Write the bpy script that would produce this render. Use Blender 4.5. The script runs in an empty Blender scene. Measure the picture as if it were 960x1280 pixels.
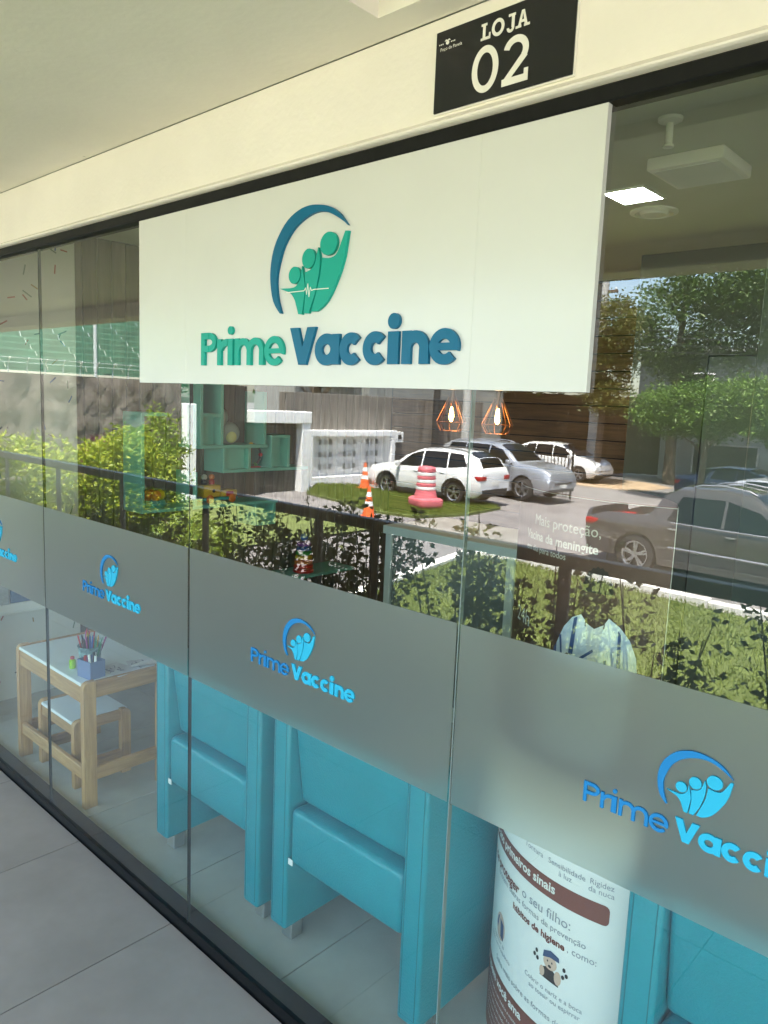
import bpy, bmesh, math, random
from mathutils import Vector, Matrix
from math import sin, cos, pi, radians as R, sqrt, atan2
S = bpy.context.scene
# ---------------------------------------------------------------- camera
CAM = Vector((0.0, -1.2735, 1.75))
yaw, pitch, roll = R(42.443), R(-8.125), R(2.395)
_f = Vector((-sin(yaw)*cos(pitch), cos(yaw)*cos(pitch), sin(pitch)))
_r = _f.cross(Vector((0, 0, 1))).normalized(); _u = _r.cross(_f)
_r2 = _r*cos(roll)+_u*sin(roll); _u2 = _u*cos(roll)-_r*sin(roll)
cam = bpy.data.objects.new('camera', bpy.data.cameras.new('camera'))
S.collection.objects.link(cam)
m3 = Matrix((_r2, _u2, -_f)).transposed()
cam.matrix_world = Matrix.Translation(CAM) @ m3.to_4x4()
cam.data.sensor_fit = 'VERTICAL'; cam.data.sensor_height = 36.0
cam.data.lens = 943.39/1280*36.0
cam.data.clip_start = 0.02; cam.data.clip_end = 1500
S.camera = cam
# ---------------------------------------------------------------- light
SUN = Vector((0.16, 0.30, 1.0)).normalized()          # direction towards the sun
w = bpy.data.worlds.new('World'); S.world = w; w.use_nodes = True
nt = w.node_tree; nt.nodes.clear()
sky = nt.nodes.new('ShaderNodeTexSky'); sky.sky_type = 'NISHITA'; sky.sun_disc = False
sky.sun_elevation = math.asin(SUN.z); sky.sun_rotation = atan2(SUN.x, SUN.y)
sky.air_density = 1.0; sky.dust_density = 1.8; sky.ozone_density = 1.0
bg = nt.nodes.new('ShaderNodeBackground'); bg.inputs['Strength'].default_value = 0.13
wo = nt.nodes.new('ShaderNodeOutputWorld')
nt.links.new(sky.outputs[0], bg.inputs[0]); nt.links.new(bg.outputs[0], wo.inputs[0])
sl = bpy.data.lights.new('sun', 'SUN'); sl.energy = 5.0; sl.angle = R(0.55); sl.color = (1.0, .955, .88)
so = bpy.data.objects.new('sun', sl); S.collection.objects.link(so)
so.rotation_euler = SUN.to_track_quat('Z', 'Y').to_euler(); so.location = (0, -20, 40)
S.view_settings.view_transform = 'Standard'; S.view_settings.look = 'None'
S.view_settings.exposure = 3.7; S.view_settings.gamma = 1.0
S.view_settings.use_white_balance = True; S.view_settings.white_balance_temperature = 6800; S.view_settings.white_balance_tint = 5
S.render.engine = 'CYCLES'
S.cycles.max_bounces = 14; S.cycles.transparent_max_bounces = 24; S.cycles.diffuse_bounces = 6
S.cycles.glossy_bounces = 6; S.cycles.transmission_bounces = 8
S.cycles.caustics_reflective = False; S.cycles.caustics_refractive = False
S.cycles.sample_clamp_indirect = 6.0
S.cycles.use_denoising = True
random.seed(7)
# ---------------------------------------------------------------- helpers
COL = S.collection
def tag(o, label=None, cat=None, group=None, kind=None):
    if label: o['label'] = label
    if cat: o['category'] = cat
    if group: o['group'] = group
    if kind: o['kind'] = kind
    return o
def empty(name, loc=(0, 0, 0), rz=0, label=None, cat=None, group=None):
    o = bpy.data.objects.new(name, None); COL.objects.link(o)
    o.location = loc; o.rotation_euler = (0, 0, rz); o.empty_display_size = .1
    return tag(o, label, cat, group)
class MB:
    """collects faces, builds ONE mesh object"""
    def __init__(s): s.v = []; s.f = []; s.mi = []; s.cur = 0
    def add(s, vs, fs):
        n = len(s.v); s.v += [tuple(p) for p in vs]
        for f in fs: s.f.append([i+n for i in f]); s.mi.append(s.cur)
        return s
    def box(s, x0, x1, y0, y1, z0, z1, M=None):
        vs = [Vector((x, y, z)) for x in (x0, x1) for y in (y0, y1) for z in (z0, z1)]
        if M is not None: vs = [M @ p for p in vs]
        return s.add(vs, [(0, 1, 3, 2), (4, 6, 7, 5), (0, 4, 5, 1), (2, 3, 7, 6), (0, 2, 6, 4), (1, 5, 7, 3)])
    def bev(s, x0, x1, y0, y1, z0, z1, b=.006, seg=2, M=None):
        bm = bmesh.new(); bmesh.ops.create_cube(bm, size=1)
        for p in bm.verts:
            p.co = Vector(((x0+x1)/2+p.co.x*(x1-x0), (y0+y1)/2+p.co.y*(y1-y0), (z0+z1)/2+p.co.z*(z1-z0)))
        bmesh.ops.bevel(bm, geom=bm.edges[:], offset=b, segments=seg, affect='EDGES', profile=.5)
        bm.verts.ensure_lookup_table()
        s.add([(M @ p.co if M is not None else p.co) for p in bm.verts], [[q.index for q in f.verts] for f in bm.faces])
        bm.free(); return s
    def prism(s, poly, fn0, fn1, caps=True):
        """poly: 2-D points; fn0/fn1 map (a,b) to 3-D for the two ends"""
        n = len(poly); vs = [fn0(*p) for p in poly]+[fn1(*p) for p in poly]
        fs = [(i, (i+1) % n, n+(i+1) % n, n+i) for i in range(n)]
        if caps: fs += [list(range(n))[::-1], list(range(n, 2*n))]
        return s.add(vs, fs)
    def xz(s, poly, y0, y1): return s.prism(poly, lambda a, b: (a, y0, b), lambda a, b: (a, y1, b))
    def xy(s, poly, z0, z1): return s.prism(poly, lambda a, b: (a, b, z0), lambda a, b: (a, b, z1))
    def yz(s, poly, x0, x1): return s.prism(poly, lambda a, b: (x0, a, b), lambda a, b: (x1, a, b))
    def tube(s, path, r, n=8, closed=False, cap=True):
        path = [Vector(p) for p in path]; m = len(path); rings = []
        for i, p in enumerate(path):
            if closed: d = path[(i+1) % m]-path[i-1]
            else: d = path[min(i+1, m-1)]-path[max(i-1, 0)]
            d.normalize(); a = Vector((0, 0, 1)) if abs(d.z) < .9 else Vector((1, 0, 0))
            e = d.cross(a).normalized(); g = d.cross(e)
            rr = r[i] if isinstance(r, (list, tuple)) else r
            rings.append([p+e*rr*cos(2*pi*k/n)+g*rr*sin(2*pi*k/n) for k in range(n)])
        vs = [q for ring in rings for q in ring]; fs = []
        for i in range(m if closed else m-1):
            j = (i+1) % m
            for k in range(n): fs.append((i*n+k, i*n+(k+1) % n, j*n+(k+1) % n, j*n+k))
        if cap and not closed: fs += [list(range(n)), list(range((m-1)*n, m*n))[::-1]]
        return s.add(vs, fs)
    def lathe(s, prof, c=(0, 0, 0), axis='Z', n=20, caps=True):
        vs = []; fs = []
        for (r, h) in prof:
            for k in range(n):
                a = 2*pi*k/n; x, y = r*cos(a), r*sin(a)
                p = {'Z': (x, y, h), 'Y': (x, h, y), 'X': (h, x, y)}[axis]
                vs.append((c[0]+p[0], c[1]+p[1], c[2]+p[2]))
        for i in range(len(prof)-1):
            for k in range(n): fs.append((i*n+k, i*n+(k+1) % n, (i+1)*n+(k+1) % n, (i+1)*n+k))
        if caps: fs.append(list(range(n))[::-1]); fs.append(list(range((len(prof)-1)*n, len(prof)*n)))
        return s.add(vs, fs)
    def torus(s, c, R_, r, axis='Z', n=20, k=8):
        path = []
        for i in range(n):
            a = 2*pi*i/n; x, y = R_*cos(a), R_*sin(a)
            p = {'Z': (x, y, 0), 'Y': (x, 0, y), 'X': (0, x, y)}[axis]
            path.append((c[0]+p[0], c[1]+p[1], c[2]+p[2]))
        return s.tube(path, r, k, closed=True)
    def ball(s, c, rx, ry=None, rz=None, n=14, m=9):
        ry = ry or rx; rz = rz or rx
        prof = [(sin(pi*(i+.02)/(m-.0)) if 0 < i < m else .02, -cos(pi*i/m)) for i in range(m+1)]
        vs = []; fs = []
        for (r, h) in prof:
            for k in range(n):
                a = 2*pi*k/n; vs.append((c[0]+rx*r*cos(a), c[1]+ry*r*sin(a), c[2]+rz*h))
        for i in range(m):
            for k in range(n): fs.append((i*n+k, i*n+(k+1) % n, (i+1)*n+(k+1) % n, (i+1)*n+k))
        fs.append(list(range(n))[::-1]); fs.append(list(range(m*n, (m+1)*n)))
        return s.add(vs, fs)
    def grid(s, rows):
        n = len(rows[0]); vs = [p for r in rows for p in r]
        return s.add(vs, [(i*n+k, i*n+k+1, (i+1)*n+k+1, (i+1)*n+k) for i in range(len(rows)-1) for k in range(n-1)])
    def mesh(s, name, mats, smooth=False, fix=True):
        me = bpy.data.meshes.new(name); me.from_pydata(s.v, [], s.f)
        if not isinstance(mats, (list, tuple)): mats = [mats]
        for m in mats: me.materials.append(m)
        if len(mats) > 1: me.polygons.foreach_set('material_index', s.mi)
        if fix:
            bm = bmesh.new(); bm.from_mesh(me); bmesh.ops.recalc_face_normals(bm, faces=bm.faces); bm.to_mesh(me); bm.free()
        if smooth:
            me.polygons.foreach_set('use_smooth', [True]*len(me.polygons))
            try: me.set_sharp_from_angle(angle=R(smooth if smooth is not True else 40))
            except Exception: pass
        me.update(); return me
    def build(s, name, mats, parent=None, smooth=False, fix=True, loc=None, rz=0):
        o = bpy.data.objects.new(name, s.mesh(name, mats, smooth, fix)); COL.objects.link(o)
        if parent is not None: o.parent = parent
        if loc is not None: o.location = loc
        if rz: o.rotation_euler = (0, 0, rz)
        return o
def inst(me, name, parent=None, loc=(0, 0, 0), rot=(0, 0, 0)):
    o = bpy.data.objects.new(name, me); COL.objects.link(o); o.location = loc; o.rotation_euler = rot
    if parent is not None: o.parent = parent
    return o
def copy_tree(o, parent=None):
    c = o.copy(); COL.objects.link(c); c.parent = parent
    for ch in list(o.children): copy_tree(ch, c)
    return c
def text_mesh(txt, size=1.0, offset=0.0, align='LEFT'):
    """flat outline of a line of text as (verts2d, faces)"""
    cu = bpy.data.curves.new('t', 'FONT'); cu.body = txt; cu.size = size; cu.offset = offset; cu.align_x = align
    cu.resolution_u = 3; cu.fill_mode = 'FRONT'
    o = bpy.data.objects.new('t', cu); COL.objects.link(o)
    dg = bpy.context.evaluated_depsgraph_get(); me = bpy.data.meshes.new_from_object(o.evaluated_get(dg))
    vs = [(v.co.x, v.co.y) for v in me.vertices]; fs = [list(p.vertices) for p in me.polygons]
    bpy.data.objects.remove(o); bpy.data.curves.remove(cu); bpy.data.meshes.remove(me)
    return vs, fs
# ---------------------------------------------------------------- materials
def newmat(name):
    m = bpy.data.materials.new(name); m.use_nodes = True; t = m.node_tree; t.nodes.clear()
    out = t.nodes.new('ShaderNodeOutputMaterial'); return m, t, out
def N(t, kind, **kw):
    n = t.nodes.new(kind)
    for k, v in kw.items():
        if k.startswith('_'): setattr(n, k[1:], v)
        else: n.inputs[k.replace('__', ' ')].default_value = v
    return n
def pbr(name, col, rough=.5, metal=0., var=.0, vscale=6., bump=0., bscale=60., spec=.5, stretch=None, col2=None, island=0., coat=0., detail=4., emit=None, specks=0.):
    m, t, out = newmat(name); L = t.links.new
    b = N(t, 'ShaderNodeBsdfPrincipled'); b.inputs['Roughness'].default_value = rough; b.inputs['Metallic'].default_value = metal
    b.inputs['Specular IOR Level'].default_value = spec
    if coat: b.inputs['Coat Weight'].default_value = coat; b.inputs['Coat Roughness'].default_value = .05
    c4 = (*col, 1)
    tc = N(t, 'ShaderNodeTexCoord'); mp = N(t, 'ShaderNodeMapping'); L(tc.outputs['Object'], mp.inputs[0])
    if stretch: mp.inputs['Scale'].default_value = stretch
    b.inputs['Base Color'].default_value = c4
    if var or col2 or island:
        nz = N(t, 'ShaderNodeTexNoise', Scale=vscale, Detail=detail, Roughness=.6); L(mp.outputs[0], nz.inputs['Vector'])
        rp = N(t, 'ShaderNodeValToRGB'); L(nz.outputs['Fac'], rp.inputs[0])
        a = col2 if col2 else tuple(max(0, x*(1-var)) for x in col); z = col if col2 else tuple(min(1, x*(1+var)) for x in col)
        rp.color_ramp.elements[0].position = .32; rp.color_ramp.elements[1].position = .68
        rp.color_ramp.elements[0].color = (*a, 1); rp.color_ramp.elements[1].color = (*z, 1)
        src = rp.outputs[0]
        if island:
            oi = N(t, 'ShaderNodeObjectInfo'); hs = N(t, 'ShaderNodeHueSaturation')
            ma = N(t, 'ShaderNodeMath', _operation='MULTIPLY_ADD'); ma.inputs[1].default_value = island; ma.inputs[2].default_value = 1-island/2
            L(oi.outputs['Random'], ma.inputs[0]); L(ma.outputs[0], hs.inputs['Value']); L(src, hs.inputs['Color']); src = hs.outputs[0]
        if specks:      # small dark chips and scuffs, sparse
            vo = N(t, 'ShaderNodeTexVoronoi', Scale=specks); L(tc.outputs['Object'], vo.inputs['Vector'])
            sp_ = N(t, 'ShaderNodeSeparateColor'); L(vo.outputs['Color'], sp_.inputs[0])
            th = N(t, 'ShaderNodeMath', _operation='MULTIPLY'); th.inputs[1].default_value = .045; L(sp_.outputs[0], th.inputs[0])
            ls = N(t, 'ShaderNodeMath', _operation='LESS_THAN'); L(vo.outputs['Distance'], ls.inputs[0]); L(th.outputs[0], ls.inputs[1])
            gt_ = N(t, 'ShaderNodeMath', _operation='GREATER_THAN'); gt_.inputs[1].default_value = .55; L(sp_.outputs[1], gt_.inputs[0])
            mu_ = N(t, 'ShaderNodeMath', _operation='MULTIPLY'); L(ls.outputs[0], mu_.inputs[0]); L(gt_.outputs[0], mu_.inputs[1])
            m5 = N(t, 'ShaderNodeMath', _operation='MULTIPLY'); m5.inputs[1].default_value = .35; L(mu_.outputs[0], m5.inputs[0])
            mc = N(t, 'ShaderNodeMixRGB'); mc.inputs[2].default_value = (.10, .09, .075, 1); L(m5.outputs[0], mc.inputs[0]); L(src, mc.inputs[1]); src = mc.outputs[0]
        L(src, b.inputs['Base Color'])
    if bump:
        n2 = N(t, 'ShaderNodeTexNoise', Scale=bscale, Detail=5.); L(mp.outputs[0], n2.inputs['Vector'])
        bp = N(t, 'ShaderNodeBump', Strength=bump, Distance=.01); L(n2.outputs['Fac'], bp.inputs['Height']); L(bp.outputs[0], b.inputs['Normal'])
    if emit:
        b.inputs['Emission Color'].default_value = (*emit[0], 1); b.inputs['Emission Strength'].default_value = emit[1]
    L(b.outputs[0], out.inputs[0]); return m
def wood(name, c1, c2, axis='X', rough=.5, scale=1.0, island=.25):
    m, t, out = newmat(name); L = t.links.new
    b = N(t, 'ShaderNodeBsdfPrincipled', Roughness=rough)
    tc = N(t, 'ShaderNodeTexCoord'); mp = N(t, 'ShaderNodeMapping'); L(tc.outputs['Object'], mp.inputs[0])
    st = {'X': (1.2, 14, 14), 'Y': (14, 1.2, 14), 'Z': (14, 14, 1.2)}[axis]
    mp.inputs['Scale'].default_value = tuple(s*scale for s in st)
    oi = N(t, 'ShaderNodeObjectInfo'); va = N(t, 'ShaderNodeVectorMath', _operation='ADD'); L(mp.outputs[0], va.inputs[0])
    mu = N(t, 'ShaderNodeMath', _operation='MULTIPLY'); mu.inputs[1].default_value = 37.; L(oi.outputs['Random'], mu.inputs[0]); L(mu.outputs[0], va.inputs[1])
    nz = N(t, 'ShaderNodeTexNoise', Scale=1.6, Detail=6., Roughness=.62, Distortion=1.2); L(va.outputs[0], nz.inputs['Vector'])
    rp = N(t, 'ShaderNodeValToRGB'); L(nz.outputs['Fac'], rp.inputs[0])
    rp.color_ramp.elements[0].position = .3; rp.color_ramp.elements[1].position = .68
    rp.color_ramp.elements[0].color = (*c2, 1); rp.color_ramp.elements[1].color = (*c1, 1)
    hs = N(t, 'ShaderNodeHueSaturation'); ma = N(t, 'ShaderNodeMath', _operation='MULTIPLY_ADD'); ma.inputs[1].default_value = island; ma.inputs[2].default_value = 1-island/2
    L(oi.outputs['Random'], ma.inputs[0]); L(ma.outputs[0], hs.inputs['Value']); L(rp.outputs[0], hs.inputs['Color']); L(hs.outputs[0], b.inputs['Base Color'])
    bp = N(t, 'ShaderNodeBump', Strength=.15, Distance=.004); L(nz.outputs['Fac'], bp.inputs['Height']); L(bp.outputs[0], b.inputs['Normal'])
    L(b.outputs[0], out.inputs[0]); return m
def leafmat(name, c1, c2, trans=.35, rough=.45):
    m, t, out = newmat(name); L = t.links.new
    ge = N(t, 'ShaderNodeNewGeometry'); rp = N(t, 'ShaderNodeValToRGB'); L(ge.outputs['Random Per Island'], rp.inputs[0])
    rp.color_ramp.elements[0].color = (*c1, 1); rp.color_ramp.elements[1].color = (*c2, 1)
    b = N(t, 'ShaderNodeBsdfPrincipled', Roughness=rough); b.inputs['Specular IOR Level'].default_value = .35
    L(rp.outputs[0], b.inputs['Base Color'])
    tr = N(t, 'ShaderNodeBsdfTranslucent'); L(rp.outputs[0], tr.inputs[0])
    mx = N(t, 'ShaderNodeMixShader', Fac=trans); L(b.outputs[0], mx.inputs[1]); L(tr.outputs[0], mx.inputs[2]); L(mx.outputs[0], out.inputs[0])
    return m
def glassmat(name, r0=.108, k=.60, tint=(.945, .97, .925), power=4., grime=True, rough=0.0):
    """clear pane: mirror part grows towards grazing angles, the rest passes straight through"""
    m, t, out = newmat(name); L = t.links.new
    ge = N(t, 'ShaderNodeNewGeometry'); dp = N(t, 'ShaderNodeVectorMath', _operation='DOT_PRODUCT'); L(ge.outputs['Incoming'], dp.inputs[0]); L(ge.outputs['Normal'], dp.inputs[1])
    ab = N(t, 'ShaderNodeMath', _operation='ABSOLUTE'); L(dp.outputs['Value'], ab.inputs[0])
    su = N(t, 'ShaderNodeMath', _operation='SUBTRACT'); su.inputs[0].default_value = 1.; L(ab.outputs[0], su.inputs[1])
    pw = N(t, 'ShaderNodeMath', _operation='POWER'); L(su.outputs[0], pw.inputs[0]); pw.inputs[1].default_value = power
    ma = N(t, 'ShaderNodeMath', _operation='MULTIPLY_ADD', _use_clamp=True); L(pw.outputs[0], ma.inputs[0]); ma.inputs[1].default_value = k; ma.inputs[2].default_value = r0
    tr = N(t, 'ShaderNodeBsdfTransparent', Color=(*tint, 1)); gl = N(t, 'ShaderNodeBsdfGlossy', Roughness=rough)
    gl.inputs[0].default_value = (1, 1, 1, 1)
    mx = N(t, 'ShaderNodeMixShader'); L(ma.outputs[0], mx.inputs[0]); L(tr.outputs[0], mx.inputs[1]); L(gl.outputs[0], mx.inputs[2])
    if grime:
        tc = N(t, 'ShaderNodeTexCoord'); nz = N(t, 'ShaderNodeTexNoise', Scale=3., Detail=8.); L(tc.outputs['Object'], nz.inputs['Vector'])
        mr = N(t, 'ShaderNodeMapRange'); L(nz.outputs['Fac'], mr.inputs[0]); mr.inputs[1].default_value = .45; mr.inputs[2].default_value = .8; mr.inputs[3].default_value = .0; mr.inputs[4].default_value = .007
        di = N(t, 'ShaderNodeBsdfDiffuse', Color=(.6, .6, .56, 1)); m2 = N(t, 'ShaderNodeMixShader'); L(mr.outputs[0], m2.inputs[0]); L(mx.outputs[0], m2.inputs[1]); L(di.outputs[0], m2.inputs[2]); mx = m2
    L(mx.outputs[0], out.inputs[0]); return m
def clearmat(name, tint):
    m, t, out = newmat(name); tr = N(t, 'ShaderNodeBsdfTransparent', Color=(*tint, 1)); t.links.new(tr.outputs[0], out.inputs[0]); return m
def filmmat(name):
    """frosted vinyl: rough see-through, milky scatter and a soft sheen"""
    m, t, out = newmat(name); L = t.links.new
    rf = N(t, 'ShaderNodeBsdfRefraction', Roughness=.62, IOR=1.16); rf.inputs[0].default_value = (.74, .80, .77, 1)
    df = N(t, 'ShaderNodeBsdfDiffuse', Color=(.46, .52, .48, 1)); tl = N(t, 'ShaderNodeBsdfTranslucent', Color=(.66, .70, .64, 1))
    a = N(t, 'ShaderNodeMixShader', Fac=.5); L(df.outputs[0], a.inputs[1]); L(tl.outputs[0], a.inputs[2])
    b = N(t, 'ShaderNodeMixShader', Fac=.30); L(rf.outputs[0], b.inputs[1]); L(a.outputs[0], b.inputs[2])
    gl = N(t, 'ShaderNodeBsdfGlossy', Roughness=.38); lw = N(t, 'ShaderNodeFresnel', IOR=1.65)
    c = N(t, 'ShaderNodeMixShader'); L(lw.outputs[0], c.inputs[0]); L(b.outputs[0], c.inputs[1]); L(gl.outputs[0], c.inputs[2])
    L(c.outputs[0], out.inputs[0]); return m
def emis(name, col, s):
    m, t, out = newmat(name); e = N(t, 'ShaderNodeEmission', Strength=s); e.inputs[0].default_value = (*col, 1); t.links.new(e.outputs[0], out.inputs[0]); return m
M = {}
M['cream'] = pbr('cream_paint', (.80, .755, .68), .6, specks=5., var=.05, vscale=2.2, bump=.12, bscale=70, detail=10)
M['ceil'] = pbr('ceiling_paint', (.77, .73, .66), .7, specks=3., var=.05, vscale=1.6, detail=10, bump=.08, bscale=60)
M['ctile'] = pbr('corridor_porcelain', (.285, .24, .198), .38, specks=9., var=.10, vscale=4, bump=.02, bscale=200, island=.06)
M['itile'] = pbr('interior_porcelain', (.46, .45, .40), .24, var=.08, vscale=4, island=.05)
M['grout'] = pbr('grout', (.07, .068, .065), .9)
M['black'] = pbr('black_aluminium', (.006, .0065, .006), .55, spec=.2, var=.3, vscale=40)
M['granite'] = pbr('black_granite', (.004, .0045, .0045), .30, spec=.2, var=.5, vscale=120)
M['glass'] = glassmat('pane_glass'); M['glass_in'] = clearmat('pane_glass_body', (.965, .995, .96))
M['seal'] = pbr('silicone_seal', (.16, .20, .18), .4); M['seal_dark'] = pbr('silicone_seal_dark', (.02, .024, .022), .4)
M['film'] = filmmat('frosted_film')
M['board'] = pbr('sign_white', (.61, .62, .59), .22, spec=.5, var=.015, vscale=5)
M['teal'] = pbr('letter_teal', (.004, .32, .25), .42, spec=.3); M['navy'] = pbr('letter_blue', (.0, .118, .225), .42, spec=.3)
M['d_blue'] = pbr('decal_blue', (.014, .175, .39), .5, spec=.2); M['d_cyan'] = pbr('decal_cyan', (.025, .36, .51), .5, spec=.2)
M['plaque'] = pbr('plaque_black', (.010, .011, .012), .22, var=.2, vscale=20); M['print_white'] = pbr('print_white', (.78, .76, .70), .5)
M['wallw'] = pbr('interior_white_paint', (.74, .74, .70), .6, var=.02, vscale=2)
M['iceil'] = pbr('interior_ceiling_paint', (.48, .50, .43), .7, var=.02)
M['plank'] = wood('dark_plank', (.16, .085, .036), (.06, .03, .013), 'X', .5)
M['slat'] = wood('grey_slat', (.19, .16, .115), (.105, .085, .06), 'Z', .5)
M['pine'] = wood('pine', (.58, .34, .15), (.36, .18, .07), 'X', .42, 1.5, .2)
M['pinez'] = wood('pine_upright', (.58, .34, .15), (.36, .18, .07), 'Z', .42, 1.5, .2)
M['piney'] = wood('pine_deep', (.56, .32, .14), (.34, .17, .065), 'Y', .42, 1.5, .2)
M['vinyl'] = pbr('teal_upholstery', (.009, .25, .31), .30, var=.05, vscale=5, bump=.18, bscale=160)
M['shelfteal'] = pbr('teal_laminate', (.17, .50, .42), .45)
M['chrome'] = pbr('brushed_metal', (.62, .63, .62), .28, metal=1.)
M['white'] = pbr('white_plastic', (.80, .80, .78), .4); M['whitelam'] = pbr('white_laminate', (.78, .80, .80), .3)
M['brownprint'] = pbr('brown_print', (.19, .055, .036), .45); M['whiteprint'] = pbr('white_print', (.78, .765, .73), .45)
M['greyprint'] = pbr('grey_print', (.28, .29, .32), .6)
M['dark0'] = pbr('shadow_gap', (.05, .05, .045), .9)
# ================================================================ STRUCTURE
def gz(x): return -1.2-.033*(min(max(x, -24.), 5.)+14.)
XL, XR = -13.0, 5.0
# raised gallery slab
g = MB(); g.box(XL, XR, -2.32, -.012, -1.9, -.012); cf = tag(g.build('corridor_floor', M['grout']), kind='structure')
def tiles(parent, xs, ys, mat, gap=.0035, th=.011):
    cache = {}
    for a, b in zip(xs[:-1], xs[1:]):
        for c, d in zip(ys[:-1], ys[1:]):
            k = (round(b-a, 3), round(d-c, 3))
            if k not in cache:
                t = MB(); t.bev(gap/2, b-a-gap/2, gap/2, d-c-gap/2, -th, 0, .0012, 1); cache[k] = t.mesh('tile', mat)
            inst(cache[k], 'tile', parent, (a, c, 0))
tiles(cf, [-2.70+.66*i for i in range(-9, 8)], [-2.30, -1.18, -.014], M['ctile'])
# shop floor
g = MB(); g.box(-4.75, 3.2, .056, 3.75, -.3, -.012); sf = tag(g.build('shop_floor', M['grout']), kind='structure')
tiles(sf, [-1.59+.625*i for i in range(-5, 8)], [.058, .95, 2.2, 3.45], M['itile'])
# gallery ceiling, its outer beam and access hatch
hx0, hx1, hy0, hy1 = -1.14, -.42, -.82, -.105
g = MB(); g.box(XL, hx0, -2.10, -.03, 2.512, 2.60); g.box(hx1, XR, -2.10, -.03, 2.512, 2.60); g.box(hx0, hx1, -2.10, hy0, 2.512, 2.60); g.box(hx0, hx1, hy1, -.03, 2.512, 2.60)
gc = tag(g.build('corridor_ceiling', M['ceil']), kind='structure')
h = MB(); h.bev(hx0+.006, hx1-.006, hy0+.006, hy1-.006, 2.548, 2.57, .003, 1); h.build('access_hatch', M['ceil'], gc)
h = MB(); h.box(hx0, hx1, hy0, hy1, 2.575, 2.5995); h.build('hatch_shadow_gap', M['dark0'], gc)
g = MB(); g.bev(XL, XR, -2.34, -2.102, 2.40, 3.05, .01, 1); tag(g.build('edge_beam', M['ceil']), 'cream painted concrete beam along the outer edge of the gallery ceiling', 'beam')
# fascia over the glass, with its rounded lower lip
g = MB()
prof = [(-.026, 2.5115), (-.026, 2.325), (-.034, 2.318)]+[(-.030-.010*cos(a), 2.3125-.006*sin(a)) for a in [0, .5, 1., 1.5]]+[(.06, 2.3065), (.06, 2.5115)]
g.yz(prof, XL, XR); tag(g.build('fascia', M['cream'], smooth=30), 'cream painted fascia wall above the storefront glass', 'wall')
# building shell: neighbours on both sides, back, ceiling and roof
g = MB(); g.box(XL, -4.02, 0.0, .15, -.0, 2.3055); tag(g.build('neighbour_wall', M['cream']), 'plain cream wall left of the storefront glass', 'wall')
g = MB(); g.box(3.24, XR, 0.0, .15, 0, 2.3055); tag(g.build('neighbour_wall', M['cream']), 'plain cream wall right of the storefront glass', 'wall')
g = MB(); g.box(XL, XR, -2.345, 3.95, 3.052, 3.25); tag(g.build('roof_slab', M['ceil']), kind='structure')  # unseen roof, added over everything to keep the sun out of the shop
g = MB(); g.box(-4.75, 3.22, .062, 3.75, 2.66, 2.72); ic = tag(g.build('shop_ceiling', M['iceil']), kind='structure')
# back wall of horizontal planks
bw = MB(); bw.box(-4.75, -2.0, 3.70, 3.85, 0, 2.658); bwo = tag(bw.build('back_wall', M['black']), kind='structure')
zz = 0.0; k = 0
pm = MB().bev(0, 2.70, -.012, .012, .004, .116, .003, 1).mesh('plank', M['plank'])
while zz < 2.60:
    inst(pm, 'plank', bwo, (-4.73, 3.684+random.uniform(-.003, .003), zz)); zz += .12
# left end wall: white front part with confetti wallpaper, then a recessed grey slatted part
lw = MB(); lw.box(-4.9, -4.47, .76, 3.70, 0, 2.658); lwo = tag(lw.build('left_wall', M['grout']), kind='structure')
sm = MB().bev(-.012, .012, .002, .088, 0, 2.655, .003, 1).mesh('slat', M['slat'])
yy = .78
while yy < 3.6:
    inst(sm, 'slat', lwo, (-4.456, yy, 0)); yy += .092
lc = MB(); lc.bev(-4.9, -4.30, .16, .76, 0, 2.658, .004, 1); lco = tag(lc.build('confetti_wall', M['wallw']), 'white wall return with scattered pastel confetti strokes, behind the children table', 'wall')
CONF = [pbr('confetti_%d' % i, c, .6) for i, c in enumerate([(.05, .16, .42), (.45, .12, .08), (.22, .30, .22), (.40, .28, .10), (.12, .12, .16)])]
for i in range(56):
    c = MB(); y0, z0 = random.uniform(.20, .73), random.uniform(.08, 2.55); a = random.uniform(0, pi); l = random.uniform(.025, .06)
    T = Matrix.Translation((-4.2985, y0, z0)) @ Matrix.Rotation(a, 4, 'X')
    c.box(-.0005, .0005, -l/2, l/2, -.0036, .0036, T); c.build('confetti_stroke', CONF[i % 5], lco)
# pale partition to the right of the planks, with a door and a corner post
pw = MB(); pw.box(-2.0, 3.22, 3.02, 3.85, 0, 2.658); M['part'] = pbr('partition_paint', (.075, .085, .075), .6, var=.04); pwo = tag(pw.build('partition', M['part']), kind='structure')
rw = MB(); rw.box(3.06, 3.22, .06, 3.02, 0, 2.658); tag(rw.build('right_wall', M['wallw']), kind='structure')
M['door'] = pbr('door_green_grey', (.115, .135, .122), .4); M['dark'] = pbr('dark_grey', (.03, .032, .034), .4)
d = empty('interior_door', (-1.15, 3.0, 0), 0, 'grey green interior door in the pale partition', 'door')
MB().bev(-.40, .40, -.016, .016, 0, 2.08, .004, 1).build('door_leaf', M['door'], d)
f = MB(); f.box(-.46, -.403, -.024, .016, 0, 2.14); f.box(.403, .46, -.024, .016, 0, 2.14); f.box(-.402, .402, -.024, .016, 2.084, 2.14); f.build('door_frame', M['part'], d)
MB().tube([(.30, -.02, 1.0), (.30, -.06, 1.0), (.19, -.06, 1.0)], .009, 8).build('handle', M['chrome'], d, True)
# tall side panel standing forward of the partition (the pale column at the right of the view)
c = MB(); c.bev(-.98, -.80, 1.92, 2.10, 0, 2.658, .004, 1); tag(c.build('interior_column', M['door']), 'grey green square column inside the shop behind the round totem', 'column')

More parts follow.
